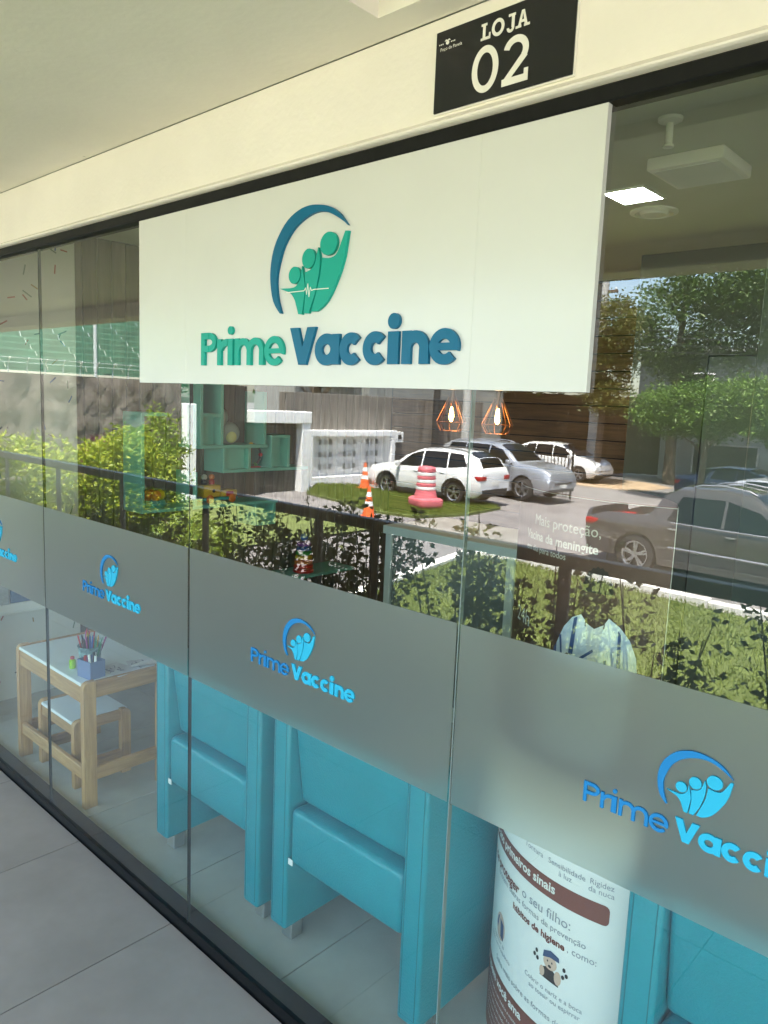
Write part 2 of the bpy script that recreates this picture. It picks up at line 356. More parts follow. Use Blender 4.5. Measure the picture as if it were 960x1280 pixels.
# ================================================================ STOREFRONT
MB().box(-4.02, 3.2, -.012, .055, -.011, .040).build('sill', M['granite'])
sill = bpy.data.objects['sill']; tag(sill, 'polished black granite sill strip under the storefront glass', 'sill')
tr = MB(); tr.bev(-4.02, 3.2, -.022, .030, 2.276, 2.306, .003, 1); tag(tr.build('top_rail', M['black']), 'black aluminium rail holding the glass along its top edge', 'rail')
joints = [-4.00, -2.985, -1.957, -.929, .095, 1.12, 2.145, 3.19]
# ---- logo drawn once in sign metres: origin at the foot of the P
LX, LZ = -1.867, 1.8375
ARC = [(-1.5216, 1.9642), (-1.5483, 1.9948), (-1.5605, 2.038), (-1.5617, 2.0778), (-1.5522, 2.1189), (-1.5321, 2.1531), (-1.5, 2.185), (-1.4603, 2.2037), (-1.4213, 2.21), (-1.3831, 2.2066), (-1.3457, 2.1966), (-1.3123, 2.1766), (-1.2862, 2.1486), (-1.2971, 2.157), (-1.3265, 2.1738), (-1.3562, 2.1865), (-1.3862, 2.1913), (-1.4166, 2.188), (-1.4513, 2.1764), (-1.4827, 2.1576), (-1.5103, 2.1275), (-1.526, 2.0955), (-1.5367, 2.0599), (-1.5365, 2.0284), (-1.5289, 1.9936), (-1.5165, 1.9645)]
B1 = [(-1.5236, 2.0249), (-1.4856, 2.0132), (-1.4644, 1.9924), (-1.451, 1.9595), (-1.4369, 1.958), (-1.429, 2.0107), (-1.4322, 2.0413), (-1.4413, 2.0724), (-1.4443, 2.0473), (-1.4616, 2.027), (-1.486, 2.0235)]
B2 = [(-1.431, 1.9603), (-1.4132, 1.9594), (-1.3934, 2.0008), (-1.3802, 2.0496), (-1.3782, 2.0914), (-1.3847, 2.1105), (-1.3946, 2.0757), (-1.4114, 2.061), (-1.4308, 2.0563), (-1.4252, 2.0155)]
B3 = [(-1.4035, 1.9635), (-1.3841, 1.9626), (-1.3472, 1.9855), (-1.3128, 2.0368), (-1.2936, 2.0831), (-1.2838, 2.1365), (-1.2944, 2.1378), (-1.309, 2.1086), (-1.3243, 2.0873), (-1.3479, 2.0824), (-1.3704, 2.0857), (-1.3744, 2.0467), (-1.3896, 2.0005)]
def smoothpoly(P, k=3):
    out = []; n = len(P)
    for i in range(n):
        p0, p1, p2, p3 = P[i-1], P[i], P[(i+1) % n], P[(i+2) % n]
        for j in range(k):
            t = j/k; t2 = t*t; t3 = t2*t
            q = [.5*(2*b+(-a+c)*t+(2*a-5*b+4*c-d)*t2+(-a+3*b-3*c+d)*t3) for a, b, c, d in zip(p0, p1, p2, p3)]
            # keep corners: blend towards straight at sharp turns
            v1 = (p1[0]-p0[0], p1[1]-p0[1]); v2 = (p2[0]-p1[0], p2[1]-p1[1]); v3 = (p3[0]-p2[0], p3[1]-p2[1])
            def ang(u, v): return abs((atan2(v[1], v[0])-atan2(u[1], u[0])+pi) % (2*pi)-pi)
            if ang(v1, v2) > 1. or ang(v2, v3) > 1.: q = [p1[0]+(p2[0]-p1[0])*t, p1[1]+(p2[1]-p1[1])*t]
            out.append(tuple(q))
    return out
def ell(cx, cz, rx, rz, n=28): return [(cx+rx*cos(2*pi*i/n), cz+rz*sin(2*pi*i/n)) for i in range(n)]
def ring(cx, cz, rx, rz, s, a0, a1, n=26):
    o = [(cx+rx*cos(R(a0+(a1-a0)*i/n)), cz+rz*sin(R(a0+(a1-a0)*i/n))) for i in range(n+1)]
    i_ = [(cx+(rx-s)*cos(R(a0+(a1-a0)*i/n)), cz+(rz-s)*sin(R(a0+(a1-a0)*i/n))) for i in range(n+1)]
    return o+i_[::-1]
def bar(x0, x1, z0, z1): return [(x0, z0), (x1, z0), (x1, z1), (x0, z1)]
XH, CH = .0705, .0895
def glyph(ch, x0, x1, s):
    w_ = x1-x0; cz = XH/2
    if ch == 'P': return [bar(x0, x0+s, 0, CH), ring(x0+w_*.52, CH-.0265, w_*.48, .0265, s, -90, 90)] + [bar(x0+s*.9, x0+w_*.53, CH-s, CH), bar(x0+s*.9, x0+w_*.53, CH-.053, CH-.053+s)]
    if ch == 'r': return [bar(x0, x0+s, 0, XH), ring(x1+.002, XH-.034, w_-.002, .034, s, 88, 170)]
    if ch == 'i': return [bar(x0, x1, 0, XH), ell((x0+x1)/2, .0925, s*.54, s*.54)]
    if ch == 'm':
        h = (w_-s)/2; ps = [bar(x0, x0+s, 0, XH)]
        for q in (0, 1):
            a = x0+q*h; c_ = a+(h+s)/2; rx = (h+s)/2
            ps += [ring(c_, XH-rx, rx, rx, s, 0, 165), bar(a+h, a+h+s, 0, XH-rx)]
        return ps
    if ch == 'n':
        rx = w_/2; return [bar(x0, x0+s, 0, XH), ring(x0+rx, XH-rx, rx, rx, s, 0, 165), bar(x1-s, x1, 0, XH-rx)]
    if ch == 'e': return [ring(x0+w_/2, cz, w_/2, XH/2+.002, s, -15, 318), bar(x0+s*.8, x1-s*.5, cz-s*.36, cz+s*.36)]
    if ch == 'c': return [ring(x0+w_/2, cz, w_/2, XH/2+.002, s, 42, 318)]
    if ch == 'a': return [ring(x0+w_*.47, cz, w_*.47, XH/2+.002, s, 0, 180), ring(x0+w_*.47, cz, w_*.47, XH/2+.002, s, 180, 360), bar(x1-s, x1, 0, XH)]
    if ch == 'V': return [[(x0, CH), (x0+s*1.08, CH), (x0+w_/2+s*.52, 0), (x0+w_/2-s*.48, 0)], [(x1, CH), (x1-s*1.08, CH), (x0+w_/2-s*.52, 0), (x0+w_/2+s*.48, 0)]]
LET = [('P', -1.8668, -1.7944, .0178, 0), ('r', -1.7887, -1.745, .0178, 0), ('i', -1.7405, -1.718, .0205, 0), ('m', -1.7083, -1.583, .0178, 0), ('e', -1.5811, -1.5033, .0172, 0),
       ('V', -1.4802, -1.385, .0285, 1), ('a', -1.3867, -1.3024, .0245, 1), ('c', -1.3017, -1.2276, .0245, 1), ('c', -1.2254, -1.1512, .0245, 1), ('i', -1.1491, -1.1176, .0315, 1), ('n', -1.1074, -1.0318, .0255, 1), ('e', -1.0305, -.9525, .0215, 1)]
def letter(mb, ch, x0, x1, s, ox, oz, sc, yf, yb, stagger):
    for i, p in enumerate(glyph(ch, x0, x1, s)):
        mb.xz([(ox+(a-LX)*sc, oz+b*sc) for a, b in p], yf-i*stagger, yb)
SH = {'arc': ARC, 'figure1': B1, 'figure2': B2, 'figure3': B3}
HEADS = [(-1.4687, 2.0531, .0215, .0205), (-1.4183, 2.0879, .0235, .0232), (-1.3493, 2.1153, .029, .0265)]
def tr_(P, ox, oz, sc): return [(ox+(a-LX)*sc, oz+(b-LZ)*sc) for a, b in P]
# panes, seals, film and film logos
for i, (a, b) in enumerate(zip(joints[:-1], joints[1:])):
    g = MB(); x0, x1 = a+.002, b-.002
    g.add([(x0, -.005, .03), (x1, -.005, .03), (x1, -.005, 2.285), (x0, -.005, 2.285)], [(0, 1, 2, 3)])
    g.cur = 1; P = [(x0, -.005, .03), (x1, -.005, .03), (x1, -.005, 2.285), (x0, -.005, 2.285), (x0, .005, .03), (x1, .005, .03), (x1, .005, 2.285), (x0, .005, 2.285)]
    g.add(P, [(4, 7, 6, 5), (0, 4, 5, 1), (2, 6, 7, 3), (0, 3, 7, 4), (1, 5, 6, 2)])
    where = ['in front of the confetti wall', 'in front of the children table', 'carrying the frosted logo over the two armchairs', 'in front of the round totem', 'right of the totem pane', 'second right of the totem pane', 'beside the right neighbour wall'][i]
    o = tag(g.build('glass_panel', [M['glass'], M['glass_in']]), 'tall clear glass storefront panel '+where, 'glass panel', 'storefront glass panels')
    if i < 6: MB().box(x1+.0008, x1+.0032, -.0056, .0056, .041, 2.275).build('seal_strip', M['seal_dark' if i < 2 else 'seal'], o)
    fl = MB(); fl.add([(x0+.003, -.0062, .884), (x1-.003, -.0062, .884), (x1-.003, -.0062, 1.293), (x0+.003, -.0062, 1.293)], [(0, 1, 2, 3)])
    fo = fl.build('frosted_film', M['film'], o, fix=False)
    ox = [-3.663, -2.651, -1.639, -.613, .412, 1.437, 2.46][i]; oz, sc = 1.021, .449
    yf, yb = -.0105, -.0066
    d = MB(); d.xz(tr_(smoothpoly(ARC), ox, oz, sc), yf, yb); d.build('logo_arc', M['d_blue'], fo)
    d = MB()
    for k in ('figure1', 'figure2', 'figure3'): d.xz(tr_(smoothpoly(SH[k]), ox, oz, sc), yf, yb)
    for (cx, cz, rx, rz) in HEADS: d.xz(tr_(ell(cx, cz, rx, rz, 20), ox, oz, sc), yf, yb)
    d.build('logo_figures', M['d_cyan'], fo)
    for half in (0, 1):
        d = MB()
        for (ch, l0, l1, s, wd) in LET:
            if wd == half: letter(d, ch, l0, l1, s*(.82 if half == 0 else .95), ox, oz, sc, yf, yb, .00015)
        d.build('logo_word', M['d_cyan'] if half else M['d_blue'], fo)
# sign board on the glass
sb = empty('sign_board', (-1.44, -.013, 1.785), 0, 'large white sign board reading Prime Vaccine fixed to the upper glass', 'sign')
def at(o): return o  # parts keep world coordinates through the inverse offset
def child(mb, name, mat, parent, smooth=False):
    o = mb.build(name, mat, None, smooth); o.parent = parent; o.matrix_parent_inverse = Matrix.Translation(parent.location).inverted() if not any(parent.rotation_euler) else parent.matrix_basis.inverted()
    return o
for a, b in ((-2.218, -1.9571), (-1.9569, -.9291), (-.9289, -.667)):
    child(MB().bev(a, b, -.020, -.0055, 1.786, 2.2755, .0003, 1), 'panel', M['board'], sb)
YF, YB = -.0285, -.0205
child(MB().xz(smoothpoly(ARC), YF, YB), 'logo_arc', M['navy'], sb)
for k in ('figure1', 'figure2', 'figure3'): child(MB().xz(smoothpoly(SH[k]), YF, YB), 'logo_figure', M['teal'], sb)
for (cx, cz, rx, rz) in HEADS: child(MB().xz(ell(cx, cz, rx, rz), YF, YB), 'logo_head', M['teal'], sb, 30)
pulse = [(-1.497, 2.0135), (-1.431, 2.0135), (-1.4255, 2.0205), (-1.4215, 2.004), (-1.4175, 2.0295), (-1.4125, 1.998), (-1.4085, 2.021), (-1.404, 2.0125), (-1.395, 2.0145), (-1.344, 2.0135)]
p_ = MB()
for (a, b) in zip(pulse[:-1], pulse[1:]):
    v = Vector((b[0]-a[0], b[1]-a[1])); n_ = Vector((-v.y, v.x)).normalized()*.0009
    p_.xz([(a[0]+n_.x, a[1]+n_.y), (b[0]+n_.x, b[1]+n_.y), (b[0]-n_.x, b[1]-n_.y), (a[0]-n_.x, a[1]-n_.y)], YF-.0006, YF+.001)
child(p_, 'pulse_line', M['print_white'], sb)
for (ch, a, b, s, wd) in LET:
    l = MB(); letter(l, ch, a, b, s, LX, LZ, 1., YF, YB, .0004); child(l, 'letter', M['navy'] if wd else M['teal'], sb, 30)
# shop number plaque
pq = empty('number_plaque', (-.89, -.03, 2.335), 0, 'black plaque reading LOJA 02 on the cream fascia', 'plaque')
child(MB().bev(-1.0455, -.734, -.034, -.0262, 2.332, 2.4835, .0012, 1), 'plate', M['plaque'], pq)
child(MB().box(-1.0485, -.731, -.0305, -.0262, 2.329, 2.4865), 'backing', M['print_white'], pq)
yp0, yp1 = -.0348, -.0343
def slab(mb, polys):
    for i, p in enumerate(polys): mb.xz(p, yp0-i*.0001, yp1)
H_ = .029; zb = 2.4385; t_ = .0062
def serif(x, z, w=.013): return bar(x-w/2, x+w/2, z, z+.0042)
L1 = [bar(-.931, -.931+t_, zb, zb+H_), bar(-.931, -.913, zb, zb+t_*.8), serif(-.928, zb+H_-.004), serif(-.929, zb, .012), bar(-.9165, -.913, zb, zb+.011)]
O1 = [ring(-.8965, zb+H_/2, .0140, H_/2+.0008, t_, 0, 180), ring(-.8965, zb+H_/2, .0140, H_/2+.0008, t_, 180, 360)]
J1 = [bar(-.8665, -.8665+t_, zb+.006, zb+H_), ring(-.8685, zb+.006, .0082, .0085, t_*.8, 180, 360), serif(-.866, zb+H_-.004, .015)]
A1 = [[(-.853, zb), (-.853+t_, zb), (-.8415, zb+H_), (-.8455, zb+H_)], [(-.831, zb), (-.831-t_, zb), (-.8435, zb+H_), (-.8395, zb+H_)], bar(-.849, -.835, zb+.008, zb+.0125), serif(-.851, zb, .012), serif(-.833, zb, .012)]
for P in (L1, O1, J1, A1): m_ = MB(); slab(m_, P); child(m_, 'letter', M['print_white'], pq)
zb2 = 2.3445; h2 = .0835
Z0 = [ring(-.9215, zb2+h2/2, .0305, h2/2, .0125, 0, 180), ring(-.9215, zb2+h2/2, .0305, h2/2, .0125, 180, 360)]
T2 = [ring(-.8535, zb2+h2-.0265, .0275, .0265, .0125, -35, 165), [(-.8795, zb2+.010), (-.866, zb2+.008), (-.8275, zb2+.044), (-.839, zb2+.050)], bar(-.8815, -.8245, zb2, zb2+.0125), bar(-.8335, -.8245, zb2, zb2+.022)]
for P in (Z0, T2): m_ = MB(); slab(m_, P); child(m_, 'digit', M['print_white'], pq)
def flat_text(txt, size, x, z, y, mat, parent, off=0, align='LEFT', name='lettering'):
    vs, fs = text_mesh(txt, size, off, align); o = MB(); o.add([(x+a, y, z+b) for a, b in vs], fs); return child(o, name, mat, parent)
flat_text('Poço da Panela', .0088, -1.0335, 2.4455, -.0346, M['print_white'], pq)
e_ = MB(); e_.xz(ell(-1.016, 2.4585, .0042, .0036, 12), -.0347, -.0342)
for k in range(3): e_.xz(bar(-1.0285-.003*k*0-.004*k, -1.0265-.004*k, 2.457, 2.4592), -.0347, -.0342); e_.xz(bar(-1.0075+.004*k, -1.0055+.004*k, 2.457, 2.4592), -.0347, -.0342)
e_.xz([(-1.0235, 2.462), (-1.0085, 2.462), (-1.012, 2.465), (-1.016, 2.4635), (-1.020, 2.465)], -.0347, -.0342)
child(e_, 'crest', M['print_white'], pq)
# ================================================================ INSIDE THE SHOP
M['vinyl_dark'] = pbr('teal_piping', (.004, .13, .165), .4)
# ---- armchairs with their backs to the glass (local: x along the glass, y inwards)
def armchair(loc, label):
    r = empty('armchair', loc, 0, label, 'armchair', 'teal waiting armchairs along the glass'); W_ = .635
    def arm(x0, x1):
        bm = bmesh.new(); pts = [(.0, .0), (.62, .0), (.62, .60), (.60, .66), (.0, .735)]
        m = MB(); m.yz([(y, z+.062) for y, z in pts], x0, x1)
        me = m.mesh('side', M['vinyl']); bm.from_mesh(me); bmesh.ops.recalc_face_normals(bm, faces=bm.faces)
        bmesh.ops.bevel(bm, geom=bm.edges[:], offset=.012, segments=3, affect='EDGES', profile=.5); bm.to_mesh(me); bm.free()
        me.polygons.foreach_set('use_smooth', [True]*len(me.polygons)); me.set_sharp_from_angle(angle=R(50))
        o = inst(me, 'side_panel', r); return o
    sides = [arm(0, .078), arm(W_-.078, W_)]
    for so_, x0 in zip(sides, (0, W_-.078)):     # stitched piping round the end face and a seam along the top
        pp = MB(); e_ = .013; pp.tube([(x0+e_, .0005, .085), (x0+.078-e_, .0005, .085), (x0+.078-e_, .0005, .775), (x0+e_, .0005, .775)], .0016, 5, closed=True)
        pp.build('piping', M['vinyl_dark'], so_)
    def soft(prof, x0, x1, bv, name):
        bm = bmesh.new(); m = MB(); m.yz(prof, x0, x1); me = m.mesh(name, M['vinyl']); bm.from_mesh(me)
        bmesh.ops.recalc_face_normals(bm, faces=bm.faces); bmesh.ops.bevel(bm, geom=bm.edges[:], offset=bv, segments=3, affect='EDGES', profile=.5); bm.to_mesh(me); bm.free()
        me.polygons.foreach_set('use_smooth', [True]*len(me.polygons)); me.set_sharp_from_angle(angle=R(50))
        return inst(me, name, r)
    soft([(.008, .295), (.60, .295), (.60, .475), (.008, .485)], .080, W_-.080, .022, 'seat')
    soft([(.052, .4905), (.16, .4905), (.12, .80), (.012, .80)], .080, W_-.080, .018, 'backrest')
    for x in (.014, W_-.064):
        for y in (.04, .53): MB().bev(x, x+.05, y, y+.05, 0, .0615, .004, 1).build('foot', M['chrome'], r)
    t = MB(); t.box(.083, .103, .0035, .0055, .298, .318); t.build('care_tag', M['white'], r)
    return r
armchair((-2.462, .178, 0), 'teal upholstered armchair beside the pine children table')
armchair((-1.762, .178, 0), 'teal upholstered armchair between the other armchair and the round totem')
armchair((-.585, .178, 0), 'teal upholstered armchair on the far side of the totem from the children table')
# ---- children table and stool in pine
def pine_table(name, label, cat, loc, W_, D_, H_, leg, top_in, low, rail_h):
    r = empty(name, loc, 0, label, cat)
    tk = .030
    for x in (0, W_-tk):           # legs: planks with a rounded top corner that stand above the top
        for y in (0, D_-leg):
            a = MB(); rad = .028; pr = [(y, 0), (y+leg, 0)]
            if y == 0: pr += [(y+leg, H_)]+[(y+rad-rad*sin(t), H_-rad+rad*cos(t)) for t in (0, .4, .8, 1.2, 1.57)]
            else: pr += [(y+leg-rad+rad*cos(t), H_-rad+rad*sin(t)) for t in (0, .4, .8, 1.2, 1.57)]+[(y, H_)]
            a.yz(pr, x, x+tk); a.build('leg', M['pinez'], r, 40)
    for y in (.006, D_-.028): MB().bev(tk+.0005, W_-tk-.0005, y, y+.022, H_-rail_h-.022, H_-.022, .003, 1).build('rail', M['pine'], r)
    for x in (.004, W_-.026): MB().bev(x, x+.022, leg+.0005, D_-leg-.0005, H_-rail_h, H_-.004, .003, 1).build('end_rail', M['piney'], r)
    MB().bev(tk+.001, W_-tk-.001, .0285 if False else .002, D_-.002, H_-.0215, H_-.006, .003, 1).build('tabletop' if name == 'children_table' else 'seat', M['whitelam'], r)
    if low:
        for y in (.008,): MB().bev(tk+.0005, W_-tk-.0005, y, y+.022, low, low+.055, .003, 1).build('stretcher', M['pine'], r)
        for x in (.004, W_-.026): MB().bev(x, x+.022, leg+.0005, D_-leg-.0005, low, low+.055, .003, 1).build('stretcher', M['piney'], r)
    return r
pine_table('children_table', 'low pine children table with white top and pencil pots', 'table', (-3.585, .105, 0), .685, .40, .555, .055, 0, .115, .075)
pine_table('stool', 'small pine stool with white seat tucked under the children table', 'stool', (-3.46, .15, 0), .37, .27, .31, .045, 0, .06, .05)
# ---- things on the table (top at .549)
ZT = .5495
bl = MB()
for k, (w0, z0) in enumerate([(.033, 0), (.038, .075)]): pass
M['potblue'] = pbr('pot_periwinkle', (.15, .20, .36), .4); M['potmint'] = pbr('pot_mint', (.32, .50, .50), .5, col2=(.06, .10, .13), vscale=55)
PENC = [pbr('pencil_%d' % i, c, .45) for i, c in enumerate([(.5, .03, .03), (.04, .10, .38), (.03, .20, .10), (.45, .25, .03), (.10, .05, .04), (.30, .04, .18), (.02, .02, .025)])]
p1 = empty('pencil_pot', (-3.085, .225, ZT), 0, 'mint patterned round pot crammed with coloured pencils on the children table', 'pot')
q = MB(); q.lathe([(.040, 0), (.050, .100), (.052, .102), (.048, .102), (.038, .006)], n=24); q.build('cup', M['potmint'], p1, True)
for i in range(26):
    a = random.uniform(0, 2*pi); r0 = random.uniform(0, .024); dx, dy = cos(a), sin(a); l = random.uniform(.125, .165)
    q = MB(); b0 = Vector((dx*r0, dy*r0, .008)); tilt = Vector((dx*.34*r0/.024+random.uniform(-.08, .08), dy*.34*r0/.024+random.uniform(-.08, .08), 1)).normalized()
    q.tube([b0, b0+tilt*l*.93, b0+tilt*l], [.0038, .0038, .0008], 6); q.build('pencil', PENC[i % 7], p1)
p2 = empty('pencil_pot', (-2.985, .182, ZT), R(8), 'square periwinkle blue pot with markers on the children table', 'pot')
bm = MB(); 
for (x0, x1, y0, y1) in ((-.046, .046, -.036, -.032), (-.046, .046, .032, .036), (-.046, -.042, -.0318, .0318), (.042, .046, -.0318, .0318)): bm.box(x0, x1, y0, y1, 0, .075)
bm.box(-.0418, .0418, -.0318, .0318, 0, .004); bm.build('cup', M['potblue'], p2)
for i in range(7):
    q = MB(); x, y = random.uniform(-.032, .032), random.uniform(-.022, .022); q.tube([(x, y, .0045), (x+random.uniform(-.008, .008), y+random.uniform(-.008, .008), .09+random.uniform(0, .012))], .0055, 8); q.build('marker', M['white'] if i % 2 else PENC[(i*3) % 7], p2, True)
M['lime'] = pbr('lime_plastic', (.30, .55, .03), .4)
p3 = empty('glue_bottle', (-3.125, .165, ZT), 0, 'small lime green bottle with red cap beside the pots on the children table', 'bottle')
MB().lathe([(.012, 0), (.0135, .004), (.0135, .036), (.009, .041)], n=16).build('bottle_body', M['lime'], p3, True); MB().lathe([(.009, .0412), (.009, .052), (.006, .054)], n=14).build('cap', PENC[0], p3, True)
M['paper'] = pbr('drawing_paper', (.76, .76, .78), .7, col2=(.60, .56, .58), vscale=14); M['ink'] = pbr('doodle_ink', (.05, .06, .09), .6)
def sheet(loc, rz, w_, d_, label, curl):
    r = empty('drawing_sheet', loc, rz, label, 'paper')
    rows = [[(x*w_/8-w_/2, y*d_/6-d_/2, .0006+curl*max(0, (x/8-.6))**2*(.5+y/12)) for x in range(9)] for y in range(7)]
    MB().grid(rows).build('page', M['paper'], r, True, fix=False)
    ik = MB()
    for k in range(7):
        cx, cy = random.uniform(-w_*.35, w_*.2), random.uniform(-d_*.35, d_*.35); pts = [(cx+random.uniform(-.018, .018), cy+random.uniform(-.014, .014), .0018) for _ in range(5)]
        ik.tube(pts, .0009, 4)
    ik.build('doodle', M['ink'], r)
sheet((-2.985, .30, ZT), R(12), .16, .12, 'scribbled drawing sheet lying flat beside the pencil pots', .0)
sheet((-2.975, .41, ZT), R(-18), .14, .11, 'crumpled drawing sheet with one curled corner on the children table', .35)
# magazine leaning under the table towards the armchair
M['magteal'] = pbr('magazine_teal', (.10, .30, .32), .4, col2=(.16, .38, .40), vscale=8)
mg = empty('picture_book', (-2.70, .74, 0), R(-10), 'open teal picture book propped on the floor behind the children table', 'book')
Tm = Matrix.Rotation(R(-18), 4, 'X')
MB().bev(-.20, .20, -.008, .008, .01, .40, .003, 1, Tm).build('cover', M['magteal'], mg); MB().box(-.05, .06, -.0095, -.0083, .20, .25, Tm).build('print_patch', PENC[0], mg)
MB().bev(-.22, .22, -.20, -.012, .0, .012, .003, 1).build('page_block', M['paper'], mg)
# toy shelf unit on the white wall return, seen low at the left
lb = empty('book_ledge', (-4.29, .46, .52), 0, 'low white book ledge with picture books on the confetti wall', 'shelf')
MB().bev(.0, .085, -.26, .27, .0, .014, .002, 1).build('ledge', M['white'], lb); MB().bev(.071, .085, -.26, .27, .0145, .060, .002, 1).build('lip', M['white'], lb)
for i, (c, h) in enumerate([((.55, .60, .62), .22), ((.10, .20, .40), .19), ((.62, .62, .58), .2), ((.50, .08, .16), .17)]):
    b = MB().bev(.02, .034, -.24+i*.125, -.24+i*.125+.115, .0145, .0145+h, .002, 1); o = b.build('picture_book', pbr('book_%d' % i, c, .5, col2=tuple(x*.6 for x in c), vscale=20))
    o.location = lb.location; tag(o, ['pale grey picture book', 'blue picture book', 'cream picture book', 'pink picture book'][i]+' standing on the low white ledge', 'book', 'picture books on the ledge')
# ---- teal wall shelves on the slatted wall (x towards the room)
ws = empty('wall_shelf', (-4.443, 1.9, 1.0), 0, 'teal laminate cube shelf unit climbing the grey slatted wall', 'shelf')
def wb(y0, y1, z0, z1, name, x0=-4.443, x1=-4.22): child(MB().bev(x0, x1, y0, y1, z0, z1, .0015, 1), name, M['shelfteal'], ws)
wb(1.12, 2.20, 1.015, 1.037, 'board'); wb(1.50, 1.522, 1.0375, 1.26, 'upright'); wb(1.12, 1.142, 1.0375, 1.64, 'upright'); wb(1.142, 1.30, 1.618, 1.64, 'board')
wb(1.52, 2.10, 1.412, 1.434, 'board'); wb(1.54, 1.562, 1.4345, 2.05, 'upright'); wb(1.70, 1.722, 1.4345, 2.05, 'upright'); wb(1.563, 1.699, 1.62, 1.642, 'board'); wb(2.06, 2.082, 1.4345, 1.80, 'upright')
wb(1.72, 1.742, 1.268, 1.4115, 'upright'); wb(1.72, 2.48, 1.246, 1.268, 'board'); wb(1.93, 1.952, 1.2685, 1.4115, 'upright'); wb(2.13, 2.152, 1.2685, 1.50, 'upright'); wb(2.28, 2.302, 1.2685, 1.50, 'upright'); wb(2.1525, 2.2795, 1.478, 1.50, 'board')
wb(2.00, 2.022, .86, 1.0145, 'upright'); wb(2.16, 2.182, .86, 1.0145, 'upright'); wb(2.0225, 2.1595, .86, .882, 'board')
wb(1.743, 1.929, 1.2685, 1.4115, 'back_panel', -4.443, -4.26); wb(2.153, 2.279, 1.2685, 1.4775, 'back_panel', -4.443, -4.30); wb(2.023, 2.159, .8825, 1.0145, 'back_panel', -4.443, -4.30); wb(1.563, 1.699, 1.4345, 1.6195, 'back_panel', -4.443, -4.30)
lws = MB(); lws.bev(-4.443, -4.16, 2.26, 2.95, .430, .452, .0015, 1); tag(lws.build('wall_shelf', M['shelfteal']), 'single low teal shelf board holding the rainbow stacking toy', 'shelf')
cab = empty('low_cabinet', (-4.30, 1.40, 0), 0, 'grey brown low cabinet standing under the teal wall shelves', 'cabinet')
MB().bev(-.142, .10, -.17, .27, 0, .985, .003, 1).build('carcass', M['slat'], cab); MB().bev(.1005, .114, -.165, .048, .02, .975, .002, 1).build('door', M['slat'], cab); MB().bev(.1005, .114, .052, .265, .02, .975, .002, 1).build('door', M['slat'], cab)
# toys
TOY = {k: pbr('toy_'+k, c, .35) for k, c in dict(yellow=(.72, .46, .03), teal=(.02, .32, .33), orange=(.70, .18, .02), red=(.55, .03, .02), green=(.05, .32, .06), blue=(.02, .12, .45), purple=(.22, .05, .32), white=(.75, .74, .70), dark=(.03, .03, .035), pink=(.65, .10, .22), grey=(.36, .42, .40)).items()}
bus = empty('toy_bus', (-4.32, 1.74, 1.0375), 0, 'yellow toy bus with teal base and two peg riders on the teal shelf', 'toy')
MB().bev(-.06, .06, -.15, .14, .018, .040, .008, 2).build('base', TOY['teal'], bus, 30); MB().bev(-.055, .055, -.14, .0, .0405, .125, .012, 2).build('cab', TOY['yellow'], bus, 30); MB().bev(-.055, .055, .006, .135, .0405, .085, .008, 2).build('trailer', TOY['yellow'], bus, 30)
for y in (-.09, .09):
    for x in (-.063, .047): MB().lathe([(.026, x), (.030, x+.004), (.030, x+.012), (.022, x+.016)], (0, y, .026+.004), 'X', 16).build('wheel', TOY['orange'], bus, True)
for y, c in ((-.10, 'white'), (-.04, 'orange')):
    MB().lathe([(.020, .1255), (.020, .150), (.012, .158)], (0, y, 0), 'Z', 14).build('rider_body', TOY['dark' if c == 'white' else 'red'], bus, True); MB().ball((0, y, .175), .020).build('rider_head', TOY[c], bus, True)
MB().bev(.0555, .058, .04, .10, .045, .078, .001, 1).build('sticker', TOY['red'], bus); MB().lathe([(.012, .0553), (.012, .0575)], (0, -.06, .085), 'X', 12).build('window', TOY['dark'], bus)
bird = empty('toy_carousel', (-4.32, 1.26, 1.0375), 0, 'orange and yellow dome toy with blue base on the left end of the teal shelf', 'toy')
MB().lathe([(.075, 0), (.085, .02), (.07, .045)], n=20).build('base', TOY['teal'], bird, True)
for k, c in enumerate(('orange', 'yellow', 'red', 'orange')): MB().ball((.03*cos(k*1.57), .045*sin(k*1.57), .075), .034, .034, .036).build('dome', TOY[c], bird, True)
duck = empty('stuffed_toy', (-4.33, 1.84, 1.4345), 0, 'grey green plush bird with pale yellow belly on the upper teal shelf', 'toy')
MB().ball((0, 0, .075), .06, .085, .076).build('body', TOY['grey'], duck, True); MB().ball((.0, -.055, .18), .042, .04, .06).build('head', TOY['grey'], duck, True); MB().ball((.045, -.01, .05), .035, .04, .04).build('belly', pbr('belly', (.70, .68, .30), .7), duck, True)
hoop = empty('bead_hoop', (-4.31, 2.03, 1.2685), 0, 'round bead hoop toy with coloured beads on the middle teal shelf', 'toy')
MB().torus((0, 0, .088), .075, .008, 'X', 24, 8).build('hoop', TOY['dark'], hoop, True)
for k, c in enumerate(('red', 'green', 'yellow', 'blue', 'orange', 'purple', 'green')): a = k*.85; MB().ball((0, .075*cos(a), .088+.075*sin(a)), .015).build('bead', TOY[c], hoop, True)
MB().bev(-.04, .04, -.05, .05, 0, .008, .002, 1).build('base', TOY['red'], hoop)
st = empty('stacking_rings', (-4.24, 2.48, .4525), 0, 'rainbow stacking toy of coloured rings on the low teal shelf', 'toy')
for k, c in enumerate(('red', 'red', 'orange', 'yellow', 'green', 'blue', 'purple')):
    r_ = .078-.004*k; MB().lathe([(r_-.012, .005+k*.034), (r_, .012+k*.034), (r_, .030+k*.034), (r_-.012, .0375+k*.034)], n=24).build('ring', TOY[c], st, True)
